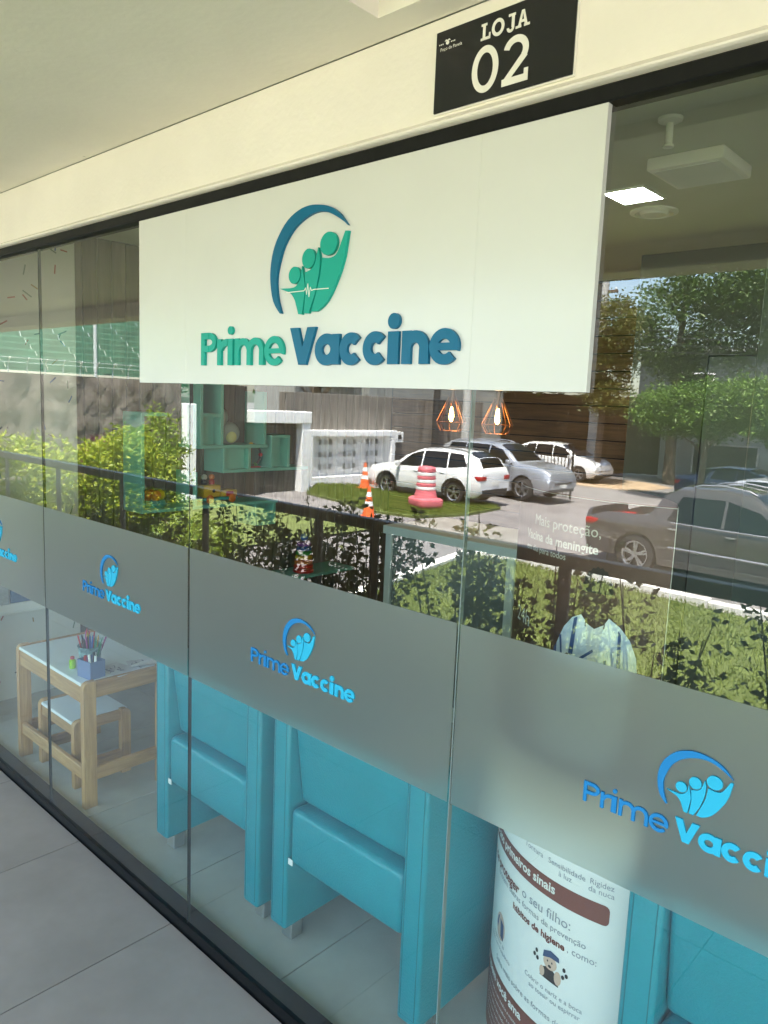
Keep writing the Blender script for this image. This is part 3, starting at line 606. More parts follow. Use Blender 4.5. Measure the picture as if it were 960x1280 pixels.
MB().lathe([(.055, 0), (.055, .0048)], n=20).build('foot', TOY['white'], st); MB().ball((0, 0, .275), .03).build('knob', TOY['blue'], st, True)
# ---- pendant lamps (lit)
M['copper'] = pbr('copper_wire', (.20, .085, .04), .4, metal=1.); M['bulb'] = emis('lit_filament', (1., .50, .14), 8.); M['bulbglass'] = glassmat('bulb_glass', .03, .4, (1., .93, .8), 4., False)
def pendant(x, y, label):
    r = empty('pendant_lamp', (x, y, 1.60), 0, label, 'lamp', 'copper cage pendants')
    MB().tube([(0, 0, .30), (0, 0, 1.059)], .003, 6).build('cord', M['dark'], r); MB().lathe([(.018, .17), (.018, .255), (.008, .28), (.004, .30)], n=14).build('socket', M['copper'], r, True)
    n = 8; lo = [(.062*cos(2*pi*k/n), .062*sin(2*pi*k/n), 0) for k in range(n)]; mid = [(.095*cos(2*pi*k/n), .095*sin(2*pi*k/n), .055) for k in range(n)]; hi = [(.022*cos(2*pi*k/n), .022*sin(2*pi*k/n), .215) for k in range(n)]
    for k in range(n): MB().tube([hi[k], mid[k], lo[k]], .0026, 6).build('cage_bar', M['copper'], r)
    c = MB(); c.tube(mid, .003, 6, closed=True); c.tube(lo, .003, 6, closed=True); c.build('cage_ring', M['copper'], r)
    MB().lathe([(.004, .060), (.012, .070), (.015, .09), (.011, .13), (.006, .15)], n=12).build('filament', M['bulb'], r, True)
    l = bpy.data.lights.new('lamp_light', 'POINT'); l.energy = .14; l.color = (1., .55, .22); l.shadow_soft_size = .03
    o = bpy.data.objects.new('lamp_light', l); COL.objects.link(o); o.parent = r; o.location = (0, 0, .03)
pendant(-2.93, 2.52, 'copper wire cage pendant lamp with lit bulb, the one closer to the toy shelves')
pendant(-2.57, 2.50, 'copper wire cage pendant lamp with lit bulb, the one closer to the pale partition')
# ---- ceiling fittings
M['panel_lit'] = emis('lit_panel', (.93, 1., .98), 5.)
cl = empty('ceiling_light', (-1.51, 1.84, 2.66), 0, 'lit square flush light in the shop ceiling', 'light')
MB().box(-.085, .085, -.10, .10, -.004, -.0005).build('diffuser', M['panel_lit'], cl)
f = MB(); f.box(-.097, -.0855, -.112, .112, -.008, -.0003); f.box(.0855, .097, -.112, .112, -.008, -.0003); f.box(-.0853, .0853, -.112, -.1005, -.008, -.0003); f.box(-.0853, .0853, .1005, .112, -.008, -.0003); f.build('frame', M['white'], cl)
cl2 = empty('ceiling_light', (-1.14, 1.58, 2.66), 0, 'unlit thick square surface mounted light on the shop ceiling', 'light')
MB().bev(-.135, .135, -.145, .145, -.045, -.0003, .008, 2).build('housing', M['wallw'], cl2, 30); MB().bev(-.115, .115, -.125, .125, -.0475, -.0453, .001, 1).build('diffuser', M['whitelam'], cl2)
sp = empty('ceiling_sprinkler', (-1.06, 1.12, 2.66), 0, 'small white ceiling sprinkler rose on a short stem in the shop', 'sprinkler')
MB().lathe([(.038, -.0005), (.036, -.010), (.014, -.016)], n=18).build('rose', M['wallw'], sp, True); MB().lathe([(.011, -.016), (.011, -.075), (.017, -.080), (.017, -.086)], n=14).build('stem', M['wallw'], sp, True)
rd = empty('air_diffuser', (-1.55, 2.14, 2.66), 0, 'round white air diffuser in the shop ceiling', 'vent')
MB().lathe([(.105, -.0005), (.105, -.008), (.085, -.014), (.080, -.006)], n=28).build('outer_ring', M['wallw'], rd, True); MB().lathe([(.065, -.0065), (.055, -.018), (.02, -.020)], n=24).build('core', M['wallw'], rd, True)
# ---- round cardboard totem
A_, B_ = Vector((-.60, .288)), Vector((-1.12, .53)); ch_ = (B_-A_).length; sg = .125; Rr = (ch_*ch_/4+sg*sg)/(2*sg); mm = (A_+B_)/2
nn = Vector(((B_-A_).y, -(B_-A_).x))/ch_; nn = -nn if nn.y > 0 else nn
OO = mm-nn*(Rr-sg); th0 = atan2((B_-OO).y, (B_-OO).x); th1 = atan2((A_-OO).y, (A_-OO).x); LEN = Rr*(th1-th0)
def ban(t, z, off=0.):
    th = th0+t/Rr; return (OO.x+(Rr+off)*cos(th), OO.y+(Rr+off)*sin(th), z)
tm = empty('totem', (mm.x, mm.y, 0), 0, 'curved cardboard health totem with brown and white print on meningitis', 'totem')
def strip(z0, z1, off, t0=0., t1=None, n=26):
    t1 = LEN if t1 is None else t1; return MB().grid([[ban(t0+(t1-t0)*i/n, z, off) for i in range(n+1)] for z in (z0, z1)])
# closed lens-shaped body: front sheet and back sheet
def back(t, z):
    p = Vector(ban(t, z)); q = Vector((mm.x, mm.y, z)); d = (B_-A_).normalized(); v = Vector((p.x-q.x, p.y-q.y)); al = v.dot(d); pe = v.dot(nn); r = q.xy+d*al-nn*pe; return (r.x, r.y, z)
n = 26; loop = [ban(LEN*i/n, 0)[:2] for i in range(n+1)]+[back(LEN*i/n, 0)[:2] for i in range(n-1, 0, -1)]
child(MB().xy(loop, 0.002, 1.56), 'body', M['whiteprint'], tm, 40)
def rect(t0, t1, z0, z1, off, name, mat): return child(strip(z0, z1, off, t0, t1, max(2, int((t1-t0)/.02))), name, mat, tm)
M['brownpanel'] = pbr('brown_panel', (.075, .032, .022), .5); M['panel_white'] = pbr('panel_white', (.50, .48, .44), .6)
rect(0.002, LEN-.001, .93, 1.5595, .0006, 'brown_field', M['brownpanel'])
child(MB().xy([((a-mm.x)*.995+mm.x, (b-mm.y)*.995+mm.y) for a, b in loop], 1.5605, 1.562), 'top_lid', M['brownprint'], tm)
rect(0.002, LEN-.001, .01, .235, .0006, 'brown_field', M['brownprint'])
def bent(polys, off, name, mat):
    m = MB()
    for p in polys:          # slice into narrow upright strips so that the print follows the curve
        lo, hi = min(a for a, b in p), max(a for a, b in p); k = max(1, int((hi-lo)/.012)+1)
        for i in range(k):
            q = p
            for (lim, sgn) in ((lo+(hi-lo)*i/k, 1), (lo+(hi-lo)*(i+1)/k, -1)):
                out = []
                for j in range(len(q)):
                    A, B = q[j-1], q[j]; ia, ib = (A[0]-lim)*sgn >= 0, (B[0]-lim)*sgn >= 0
                    if ia != ib: t = (lim-A[0])/(B[0]-A[0]); out.append((lim, A[1]+(B[1]-A[1])*t))
                    if ib: out.append(B)
                q = out
                if not q: break
            if len(q) > 2: m.add([ban(a, b, off) for a, b in q], [list(range(len(q)))])
    return child(m, name, mat, tm)
def rrect(t0, t1, z0, z1, r_): return [(t1-r_+r_*cos(R(a)), z0+r_+r_*sin(R(a))) for a in (-90, -60, -30, 0)]+[(t1-r_+r_*cos(R(a)), z1-r_+r_*sin(R(a))) for a in (0, 30, 60, 90)]
# brown bar with a rounded right end, cut into columns so that it follows the curve
rect(.0, .560, .583, .633, .0007, 'heading_bar', M['brownprint']); bent([[(.560, .583)]+rrect(.55, .582, .583, .633, .012)+[(.560, .633)]], .00075, 'heading_bar_end', M['brownprint'])
def btext(txt, size, t, z, mat, off=.0011, bold=0., align='LEFT'):
    vs, fs = text_mesh(txt, size, bold, align); m = MB(); m.add([ban(t+a, z+b, off) for a, b in vs], fs); return child(m, 'lettering', mat, tm)
W1, BR, GR = M['print_white'], M['brownprint'], M['greyprint']
btext('atento aos primeiros sinais', .034, .445, .600, W1, bold=.0009, align='RIGHT')
btext('Sensibilidade', .020, .418, .672, GR); btext('à luz', .020, .450, .653, GR); btext('Rigidez', .020, .530, .674, GR); btext('da nuca', .020, .528, .655, GR); btext('Tontura', .020, .335, .672, GR)
btext('Além de proteger', .036, .322, .525, BR, bold=.001, align='RIGHT'); btext('o seu filho:', .036, .335, .532, GR)
btext('existem outras formas de prevenção', .023, .535, .505, GR, align='RIGHT'); btext('hábitos de higiene', .025, .300, .473, BR, bold=.0008); btext(', como:', .025, .488, .475, GR)
btext('Higienizar as', .016, .185, .325, GR); btext('mãos com frequência', .016, .165, .307, GR)
btext('Cobrir o nariz e a boca', .018, .368, .338, GR); btext('ao tossir ou espirrar', .018, .385, .318, GR); btext('Saiba mais sobre as formas de prevenção', .022, .585, .268, GR, align='RIGHT')
btext('Proteja quem você ama', .034, .365, .200, W1, bold=.0009, align='RIGHT')
for k in range(6): btext('Converse com o seu médico e mantenha a vacinação', .013, .43, .172-.022*k, M['print_white'], align='RIGHT')
btext('Mais proteção,', .036, .490, 1.478, M['panel_white'], align='RIGHT'); btext('Vacina da meningite', .031, .485, 1.440, M['panel_white'], bold=.0006, align='RIGHT'); btext('em dia para todos', .022, .40, 1.412, M['panel_white'], align='RIGHT'); btext('24h', .055, .20, 1.22, M['panel_white'])
# printed person: denim jacket, folded arms, dark curly hair
M['denim'] = pbr('print_denim', (.84, .87, .88), .5, col2=(.50, .58, .68), vscale=40); M['denimc'] = pbr('print_collar', (.86, .88, .88), .5, var=.1, vscale=40); M['denim2'] = pbr('print_denim_dark', (.05, .09, .24), .5); M['skin'] = pbr('print_skin', (.085, .042, .027), .5); M['hair'] = pbr('print_hair', (.020, .012, .009), .6)
bent([[(.40, .97), (.375, 1.10), (.385, 1.20), (.410, 1.258), (.432, 1.286), (.455, 1.298), (.470, 1.282), (.510, 1.282), (.522, 1.303), (.548, 1.288), (.572, 1.262), (.588, 1.225), (.598, 1.15), (.592, 1.06), (.575, .97)]], .0008, 'printed_jacket', M['denim'])
bent([[(.455, 1.296), (.440, 1.255), (.462, 1.225), (.478, 1.245), (.470, 1.282)], [(.522, 1.303), (.510, 1.282), (.502, 1.245), (.520, 1.222), (.546, 1.255)], [(.470, 1.17), (.50, 1.185), (.502, 1.13), (.472, 1.12)], [(.52, 1.18), (.548, 1.175), (.546, 1.125), (.52, 1.13)]], .0009, 'printed_collar', M['denimc'])
bent([[(.398+.03*k, 1.235-.03*(k % 3)), (.404+.03*k, 1.238-.03*(k % 3)), (.420+.028*k, 1.12), (.416+.028*k, 1.12)] for k in range(6)]+[[(.39, 1.14), (.56, 1.09), (.585, 1.10), (.585, 1.085), (.40, 1.125)], [(.41, 1.08), (.55, 1.15), (.56, 1.142), (.42, 1.068)]], .00095, 'printed_folds', M['denim2'])
bent([[(.468, 1.282), (.478, 1.20), (.500, 1.19), (.512, 1.286), (.490, 1.272)]], .00115, 'printed_shirt', M['whiteprint'])
bent([[(.437, 1.285), (.446, 1.291), (.440, 1.20), (.428, 1.20)], [(.545, 1.28), (.552, 1.272), (.556, 1.18), (.548, 1.18)], [(.384, 1.20), (.392, 1.215), (.394, 1.15), (.386, 1.15)], [(.56, 1.165), (.59, 1.172), (.59, 1.15), (.565, 1.14)], [(.455, 1.195), (.49, 1.225), (.492, 1.219), (.457, 1.188)]], .0012, 'printed_seams', M['denim2'])
bent([[(.466, 1.318), (.466, 1.274), (.490, 1.262), (.514, 1.278), (.514, 1.318)], [(.491+.030*cos(a*.42), 1.345+.046*sin(a*.42)) for a in range(15)], [(.402, 1.185), (.425, 1.20), (.447, 1.18), (.437, 1.155), (.41, 1.16)]], .0010, 'printed_skin', M['skin'])
bent([[(.491+.030*cos(a)*(1.15+.10*(k % 2)), 1.362+.042*sin(a)*(1.15+.10*(k % 2))) for k, a in enumerate([-.15+i*.165 for i in range(22)])]], .0013, 'printed_hair', M['hair'])
# printed pictograms
M['pblue'] = pbr('print_navy', (.04, .07, .16), .5); M['ppeach'] = pbr('print_peach', (.62, .42, .32), .5); M['pdark'] = pbr('print_dark', (.03, .022, .02), .5)
bent([[(.235+.030*cos(a*.35), .372+.038*sin(a*.35)) for a in range(18)]], .0008, 'pictogram_disc', M['ppeach'])
bent([[(.232, .395), (.256, .388), (.258, .342), (.238, .346)], [(.214, .39), (.226, .402), (.216, .356), (.208, .366)]], .0010, 'pictogram_book', M['pblue'])
def blob(cx, cz, rx, rz, n=16): return [(cx+rx*cos(2*pi*i/n), cz+rz*sin(2*pi*i/n)) for i in range(n)]
bent([[(.418, .372), (.424, .398), (.446, .410), (.466, .396), (.474, .370)]], .0008, 'pictogram_shirt', M['pdark'])
bent([blob(.446, .420, .020, .019), blob(.470, .392, .010, .018), blob(.424, .386, .008, .014)], .0010, 'pictogram_skin', M['ppeach'])
bent([[(.424, .425), (.426, .443), (.446, .452), (.470, .446), (.472, .434), (.446, .434)]], .0012, 'pictogram_hair', M['pblue'])
bent([blob(.446, .410, .005, .004, 8), blob(.439, .422, .0022, .003, 8), blob(.452, .422, .0022, .003, 8)]+[blob(x, z, .0045, .006, 8) for x, z in ((.404, .428), (.398, .415), (.408, .410), (.486, .424), (.493, .412), (.484, .404))], .0013, 'pictogram_marks', M['pdark'])
# second notice deep in the shop: dark panel with pale lettering, beside the column
nb = empty('notice_panel', (-.30, 1.60, .82), R(0), 'dark notice panel with pale lettering behind the grey column', 'notice')
child(MB().bev(-.60, -.02, 1.585, 1.60, .82, 1.62, .003, 1), 'panel', M['dark'], nb)
for i, t in enumerate(('VOCÊ SABE', 'QUAIS SÃO OS', 'SINAIS DE', 'FEBRE ALTA', 'RESPIRAÇÃO')):
    flat_text(t, .05, -.57, 1.52-.075*i, 1.5835, M['lime'] if i == 4 else W1, nb)
# slim white counter with flowers at the right
vs_ = empty('flower_vase', (-.30, 1.48, 0), 0, 'bunch of pink roses in a pale vase on a stand inside the shop', 'vase')
MB().lathe([(.12, 0), (.12, .02), (.03, .03), (.03, .72), (.12, .735), (.12, .75)], n=20).build('stand', M['white'], vs_, True); MB().lathe([(.035, .7505), (.055, .81), (.05, .88), (.035, .91)], n=18).build('vase_body', M['whiteprint'], vs_, True)
M['rose'] = pbr('rose_pink', (.62, .16, .22), .6)
for k in range(9):
    a = k*2.4; r_ = .02+.012*k; x, y, z = r_*cos(a), r_*sin(a), 1.02-.008*k; MB().tube([(0, 0, .88), (x, y, z)], .002, 4).build('flower_stem', TOY['green'], vs_); MB().ball((x, y, z+.012), .024, .024, .02, 10, 6).build('rose', M['rose'], vs_, True)

# reception counter under the pendants: pale metal frame with a glazed grey front
rc = empty('reception_counter', (-2.51, 2.2, 0), 0, 'reception counter with pale metal frame and glazed front under the pendant lamps', 'counter')
M['palemetal'] = pbr('pale_frame', (.52, .58, .55), .35); M['counterf'] = pbr('counter_front', (.15, .17, .165), .15, spec=.6)
for a, b in ((-2.96, -2.91), (-2.11, -2.06)): child(MB().bev(a, b, 1.985, 2.03, 0, .995, .003, 1), 'stile', M['palemetal'], rc)
child(MB().bev(-2.975, -2.045, 1.975, 2.55, .9955, 1.045, .004, 1), 'worktop', M['palemetal'], rc); child(MB().bev(-2.9095, -2.1105, 1.985, 2.03, .0, .08, .003, 1), 'bottom_rail', M['palemetal'], rc)
child(MB().box(-2.9095, -2.1105, 2.0, 2.012, .0805, .995), 'front_pane', M['counterf'], rc)
for a, b in ((-2.955, -2.93), (-2.09, -2.065)): child(MB().box(a, b, 2.0305, 2.53, 0, .995), 'side_panel', M['palemetal'], rc)
# ================================================================ STREET SIDE (seen mirrored in the glass)
import numpy as np
RNG = np.random.default_rng(11)
M['asphalt'] = pbr('pale_asphalt', (.21, .195, .195), .85, col2=(.13, .12, .122), vscale=1.1, bump=.25, bscale=60, detail=8)
M['grassground'] = pbr('lawn_soil', (.13, .165, .04), .95, col2=(.08, .10, .028), vscale=3)
M['soil'] = pbr('planting_soil', (.07, .048, .032), .95, var=.3, vscale=9, bump=.4, bscale=30)
M['kerb'] = pbr('white_kerb', (.70, .69, .66), .8, var=.08, vscale=4)
M['dirt'] = pbr('tan_verge', (.36, .26, .17), .95, var=.2, vscale=3)
M['blade'] = leafmat('grass_blade', (.115, .16, .026), (.20, .245, .045), .35, .6)
def ground_sheet(xs, ys, fn, name, mat, kind='structure'):
    m = MB().grid([[(x, y, fn(x, y)) for x in xs] for y in ys]); o = m.build(name, mat, None, True, fix=False); return tag(o, kind=kind)
xs = [-400, -150, -60, -24]+[-22+2*i for i in range(14)]+[5, 30, 80, 400]
ground_sheet(xs, [-400, -150, -80, -50, -40, -30, -20, -10, 0, 10, 60, 300], lambda x, y: gz(x), 'street', M['asphalt'])
def lz(x, y):
    t = min(max((-y-3.9)/3.8, 0), 1); t = t*t*(3-2*t); return -.42*(1-t)+(gz(x)+.05)*t
def left_edge(y): return -7.2-(max(-y-4.0, 0))**.72*.48
ys = [-3.7-.35*i for i in range(24)]
m = MB().grid([[(left_edge(y)+(9.0-left_edge(y))*(i/30)**1.3, y, lz(left_edge(y)+(9.0-left_edge(y))*(i/30)**1.3, y)) for i in range(31)] for y in ys]); tag(m.build('lawn', M['grassground'], None, True, fix=False), kind='structure')
m = MB().grid([[(-17.6+5.4*i/12, -3.0-.55*j, max(gz(-14)+.05, -.5-.09*j) if j < 9 else gz(-17.6+5.4*i/12)+.05) for i in range(13)] for j in range(17)]); tag(m.build('lawn', M['grassground'], None, True, fix=False), kind='structure')
isl = [(-17.3, -14.1), (-15.4, -13.9), (-13.9, -13.6), (-12.8, -14.05), (-12.4, -15.7), (-12.6, -17.7), (-13.3, -18.0), (-13.9, -16.75), (-16.2, -16.8), (-18.0, -16.8), (-18.6, -15.7)]
im = MB(); im.prism(isl, lambda a, b: (a, b, gz(a)-.05), lambda a, b: (a, b, gz(a)+.07)); tag(im.build('lawn_island', M['grassground']), kind='structure')
m = MB(); m.box(XL, 6.0, -3.95, -2.325, -1.9, -.40); tag(m.build('planting_bed', M['soil']), kind='structure')
dv = [(-17.5, -27.0), (-14.5, -26.4), (-12.6, -27.2), (-12.4, -30.2), (-14.0, -31.0), (-18.0, -29.5)]
m = MB(); m.prism(dv, lambda a, b: (a, b, gz(a)-.05), lambda a, b: (a, b, gz(a)+.02)); tag(m.build('verge', M['dirt']), kind='structure')
# kerbs: blocks along the lawn
kb = empty('kerb', (-5, -12, gz(-5)), 0, 'white painted kerb of long blocks along the lawn and the driveway', 'kerb'); tag(kb, kind=None)
pts = [(left_edge(y), y) for y in [-6.2-.6*i for i in range(10)]]+[(-8.2, -12.05)]+[(-7.4+1.0*i, -12.12+.10*i*.4) for i in range(14)]
for (a, b) in zip(pts[:-1], pts[1:]):
    d = Vector((b[0]-a[0], b[1]-a[1])); an = atan2(d.y, d.x); T = Matrix.Translation((a[0], a[1], gz(a[0]))) @ Matrix.Rotation(an, 4, 'Z')
    child(MB().bev(.006, d.length-.006, -.11, .11, -.1, .13, .012, 1, T), 'kerb_block', M['kerb'], kb)
# grass blades
def blades(n, fx, fz, name, hmin=.03, hmax=.08):
    V = np.zeros((n, 3, 3)); P = fx(n); h = RNG.uniform(hmin, hmax, n); a = RNG.uniform(0, 2*pi, n); w_ = RNG.uniform(.006, .013, n)
    z = np.array([fz(float(p[0]), float(p[1])) for p in P])
    V[:, 0, 0] = P[:, 0]-np.cos(a)*w_; V[:, 0, 1] = P[:, 1]-np.sin(a)*w_; V[:, 1, 0] = P[:, 0]+np.cos(a)*w_; V[:, 1, 1] = P[:, 1]+np.sin(a)*w_
    V[:, 2, 0] = P[:, 0]+RNG.normal(0, .03, n); V[:, 2, 1] = P[:, 1]+RNG.normal(0, .03, n); V[:, 0, 2] = V[:, 1, 2] = z-.005; V[:, 2, 2] = z+h
    return quickmesh(V.reshape(-1, 3), np.arange(3*n).reshape(-1, 3), name, M['blade'])
def quickmesh(V, F, name, mat, parent=None):
    me = bpy.data.meshes.new(name); k = F.shape[1]
    me.vertices.add(len(V)); me.vertices.foreach_set('co', np.asarray(V, dtype=np.float32).ravel())
    me.loops.add(F.size); me.loops.foreach_set('vertex_index', F.astype(np.int32).ravel())
    me.polygons.add(len(F)); me.polygons.foreach_set('loop_start', np.arange(0, F.size, k, dtype=np.int32)); me.polygons.foreach_set('loop_total', np.full(len(F), k, dtype=np.int32))
    me.materials.append(mat); me.update(calc_edges=True)
    o = bpy.data.objects.new(name, me); COL.objects.link(o)
    if parent is not None: o.parent = parent
    return o
def fx1(n):
    y = -RNG.uniform(4.0, 11.9, n); l = np.array([left_edge(float(v)) for v in y]); return np.stack([l+.1+RNG.uniform(0, 1, n)**1.2*(2.5-l), y], 1)
tag(blades(70000, fx1, lz, 'grass'), 'short sunlit grass of the lawn before the pickup truck', 'grass', kind='stuff')
def in_poly(x, y, P):
    c = False
    for i in range(len(P)):
        (x1, y1), (x2, y2) = P[i-1], P[i]
        if (y1 > y) != (y2 > y) and x < (x2-x1)*(y-y1)/(y2-y1)+x1: c = not c
    return c
def fx2(n):
    out = []
    while len(out) < n:
        x, y = random.uniform(-18.6, -12.4), random.uniform(-18, -13.6)
        if in_poly(x, y, isl): out.append((x, y))
    return np.array(out)
tag(blades(16000, fx2, lambda x, y: gz(x)+.07, 'grass', .05, .12), 'bright green grass on the small island under the barrier drum', 'grass', kind='stuff')
# ---------------------------------------------------------------- gallery railing
M['rail'] = pbr('brown_rail', (.15, .122, .10), .45, var=.2, vscale=20); M['palerail'] = pbr('pale_aluminium', (.72, .76, .74), .4)
M['milk'] = glassmat('gate_glass', .06, .6, (.86, .90, .88), 4., True)
for n_ in M['milk'].node_tree.nodes:
    if n_.type == 'MAP_RANGE': n_.inputs[3].default_value = .12; n_.inputs[4].default_value = .22
RY = -2.16
def railing(x0, x1, posts, label):
    r = empty('railing', ((x0+x1)/2, RY, 0), 0, label, 'railing', 'brown metal railings of the gallery')
    child(MB().bev(x0, x1, RY-.035, RY+.035, .965, 1.035, .01, 2), 'top_rail', M['rail'], r, 30); child(MB().bev(x0, x1, RY-.02, RY+.02, .07, .11, .004, 1), 'bottom_rail', M['rail'], r)
    for x in posts:
        p = child(MB().bev(x-.034, x+.034, RY-.012, RY+.012, 0, .9645, .004, 1), 'post', M['rail'], r); child(MB().bev(x-.07, x+.07, RY-.06, RY+.06, .0005, .012, .002, 1), 'base_plate', M['rail'], r)
    return r
railing(XL+.1, -3.16, [-12.8, -11.6, -10.3, -9.0, -7.68, -6.37, -5.05, -3.72, -3.2], 'brown metal railing section behind the toy shelf and the shrubs, left of the joint')
railing(-3.155, XR-.1, [-3.1, -1.86, -.55, .8, 2.1, 3.4, 4.7], 'brown metal railing section across from the round totem, right of the joint')
# ---------------------------------------------------------------- foliage
def leaf_mesh(C, size, name, mat, parent, aspect=.45, droop=.0, up=.35):
    """C: (n,3) leaf bases; each leaf a folded kite of two triangles"""
    n = len(C); d = RNG.normal(0, 1, (n, 3)); d[:, 2] = d[:, 2]*.55+up-droop; d /= np.linalg.norm(d, axis=1)[:, None]
    s = RNG.normal(0, 1, (n, 3)); s -= (s*d).sum(1)[:, None]*d; s /= np.linalg.norm(s, axis=1)[:, None]; k = np.cross(d, s)
    L = (size*RNG.uniform(.6, 1.25, n))[:, None]; mid = C+d*L*.45; wv = s*L*aspect*.5; up_ = k*L*.10
    V = np.stack([C, mid+wv+up_, C+d*L, mid-wv+up_], 1).reshape(-1, 3); b = np.arange(n)*4
    F = np.concatenate([np.stack([b, b+1, b+2], 1), np.stack([b, b+2, b+3], 1)])
    return quickmesh(V, F, name, mat, parent)
def clump_points(blobs, nclump, per, spread, shell=.55):
    """points in clusters near the surface of a few ellipsoids"""
    out = []; wts = np.array([b[3]*b[4]*b[5] for b in blobs])**.67; wts /= wts.sum()
    for _ in range(nclump):
        b = blobs[RNG.choice(len(blobs), p=wts)]; d = RNG.normal(0, 1, 3); d /= np.linalg.norm(d); r = RNG.uniform(shell, 1.0)**.7*RNG.uniform(.85, 1.08)
        c = np.array(b[:3])+d*np.array(b[3:6])*r; out.append(c+RNG.normal(0, spread, (per, 3))*np.array([1, 1, .6]))
    return np.concatenate(out)
M['leaf_dark'] = leafmat('leaf_rose', (.030, .048, .012), (.11, .125, .035), .35); M['leaf_lime'] = leafmat('leaf_lime', (.14, .22, .018), (.36, .39, .04), .5); M['leaf_mid'] = leafmat('leaf_mid', (.10, .17, .018), (.25, .31, .04), .45)
M['leaf_tree'] = leafmat('leaf_tree', (.035, .075, .014), (.12, .19, .04), .4); M['leaf_olive'] = leafmat('leaf_olive', (.055, .085, .018), (.19, .19, .05), .4); M['leaf_hedge'] = leafmat('leaf_hedge', (.06, .13, .02), (.17, .28, .05), .4)
M['leaf_purple'] = leafmat('leaf_purple', (.06, .012, .03), (.16, .03, .07), .3)
M['bark'] = pbr('bark', (.12, .09, .065), .9, var=.35, vscale=12, bump=.5, bscale=40, stretch=(1, 1, .25)); M['stem'] = pbr('green_stem', (.05, .055, .02), .7)
def limbs(m, base, top, r, n, spread):
    base, top = Vector(base), Vector(top); mid = base.lerp(top, .5)+Vector((random.uniform(-.1, .1), random.uniform(-.1, .1), 0))*spread
    m.tube([base, base.lerp(mid, .5), mid, top], [r*1.25, r, r*.85, r*.5], 9)
    for k in range(n):
        a = 2*pi*k/n+random.uniform(-.4, .4); st_ = base.lerp(top, random.uniform(.45, .9)); e = st_+Vector((cos(a)*spread*random.uniform(.5, 1.), sin(a)*spread*random.uniform(.5, 1.), spread*random.uniform(.3, .9)))
        m.tube([st_, st_.lerp(e, .5)+Vector((0, 0, .08*spread)), e], [r*.5, r*.32, r*.1], 6)
# rose-like shrubs in the bed behind the railing: upright stems with sprays of leaves
def stem_shrub(x, y, h, w_, ns, nl, label, mat='leaf_dark', size=.060):
    r = empty('bed_shrub', (x, y, -.40), 0, label, 'shrub', 'leafy shrubs in the bed behind the railing'); m = MB(); P = []
    for k in range(ns):
        a = random.uniform(0, 2*pi); e = Vector((cos(a)*w_*random.uniform(.2, 1), sin(a)*w_*.55*random.uniform(.2, 1), h*random.uniform(.6, 1.0))); b0 = Vector((cos(a)*.06, sin(a)*.06, 0)); mid = b0.lerp(e, .5)+Vector((random.uniform(-.05, .05), random.uniform(-.05, .05), .05))
        m.tube([b0, mid, e], [.009, .006, .003], 5)
        for j in range(nl):
            t = random.uniform(.18, 1.0); q = (b0.lerp(mid, t*2) if t < .5 else mid.lerp(e, t*2-1)); c = q+Vector((random.gauss(0, .075), random.gauss(0, .06), random.gauss(0, .05)))
            for _ in range(6): P.append(tuple(c+Vector((random.gauss(0, .025), random.gauss(0, .025), random.gauss(0, .02)))))
    m.build('stems', M['stem'], r); leaf_mesh(np.array(P), size, 'foliage', M[mat], r, .55, .15, .2)
beds = [(-.25, -2.75, 1.25, .45, 9, 13), (-.95, -2.95, 1.35, .45, 9, 13), (-1.55, -2.70, 1.45, .40, 8, 12), (-2.15, -2.8, 1.62, .30, 8, 13), (-2.65, -2.75, 1.58, .34, 9, 14), (-3.15, -2.95, 1.50, .40, 11, 18), (-3.75, -2.75, 1.46, .42, 12, 20), (-4.35, -2.9, 1.42, .45, 13, 22), (-5.0, -2.75, 1.34, .45, 13, 22), (-5.7, -2.95, 1.25, .45, 9, 15), (-6.5, -2.8, 1.15, .45, 8, 12), (-7.4, -2.9, 1.1, .45, 9, 14), (-8.3, -2.8, 1.1, .45, 9, 14)]
DES = ['thin sparse rose shrub at the end of the row before the pickup truck', 'sparse rose shrub with wide leaves, second from the end of the right railing', 'narrow rose shrub behind the right railing close to its thick post', 'tall shrub first right of the railing joint, taller than its right neighbours', 'tall shrub right behind the railing joint', 'dense dark shrub by the railing joint', 'dense dark shrub first left of the railing joint', 'dense dark shrub second left of the railing joint', 'dense dark shrub third left of the railing joint', 'looser shrub fourth left of the railing joint', 'low loose shrub fifth left of the railing joint', 'low loose shrub sixth left of the railing joint', 'low loose shrub last in the row left of the railing joint']
for b, l in zip(beds, DES): stem_shrub(*b, l)
# sunlit yellow-green shrubs before the stone wall
def bush(name, label, base, blobs, n, per, size, mat, spread=.10, group=None, trunk_r=.03):
    r = empty(name, base, 0, label, 'shrub' if 'shrub' in name else 'tree', group); m = MB(); top = max(b[2] for b in blobs)
    limbs(m, (0, 0, -.05), (0, 0, top), trunk_r, 6, max(.3, blobs[0][3]*.7)); m.build('trunk', M['bark'], r, True)
    leaf_mesh(clump_points(blobs, n, per, spread), size, 'crown' if 'tree' in name else 'foliage', M[mat], r); return r
gs = 'sunlit shrubs before the stone wall'
bush('garden_shrub', 'lime green shrub furthest left before the stone wall', (-11.6, -3.3, -.75), [(0, 0, 1.0, .8, .7, .85), (.5, .2, .6, .6, .5, .6)], 260, 16, .10, 'leaf_lime', .10, gs)
bush('garden_shrub', 'bright yellow green shrub with a reddish neighbour before the stone wall', (-11.9, -4.3, -.8), [(0, 0, .95, .7, .75, .85), (-.3, -.5, .6, .6, .5, .6)], 260, 16, .10, 'leaf_lime', .10, gs)
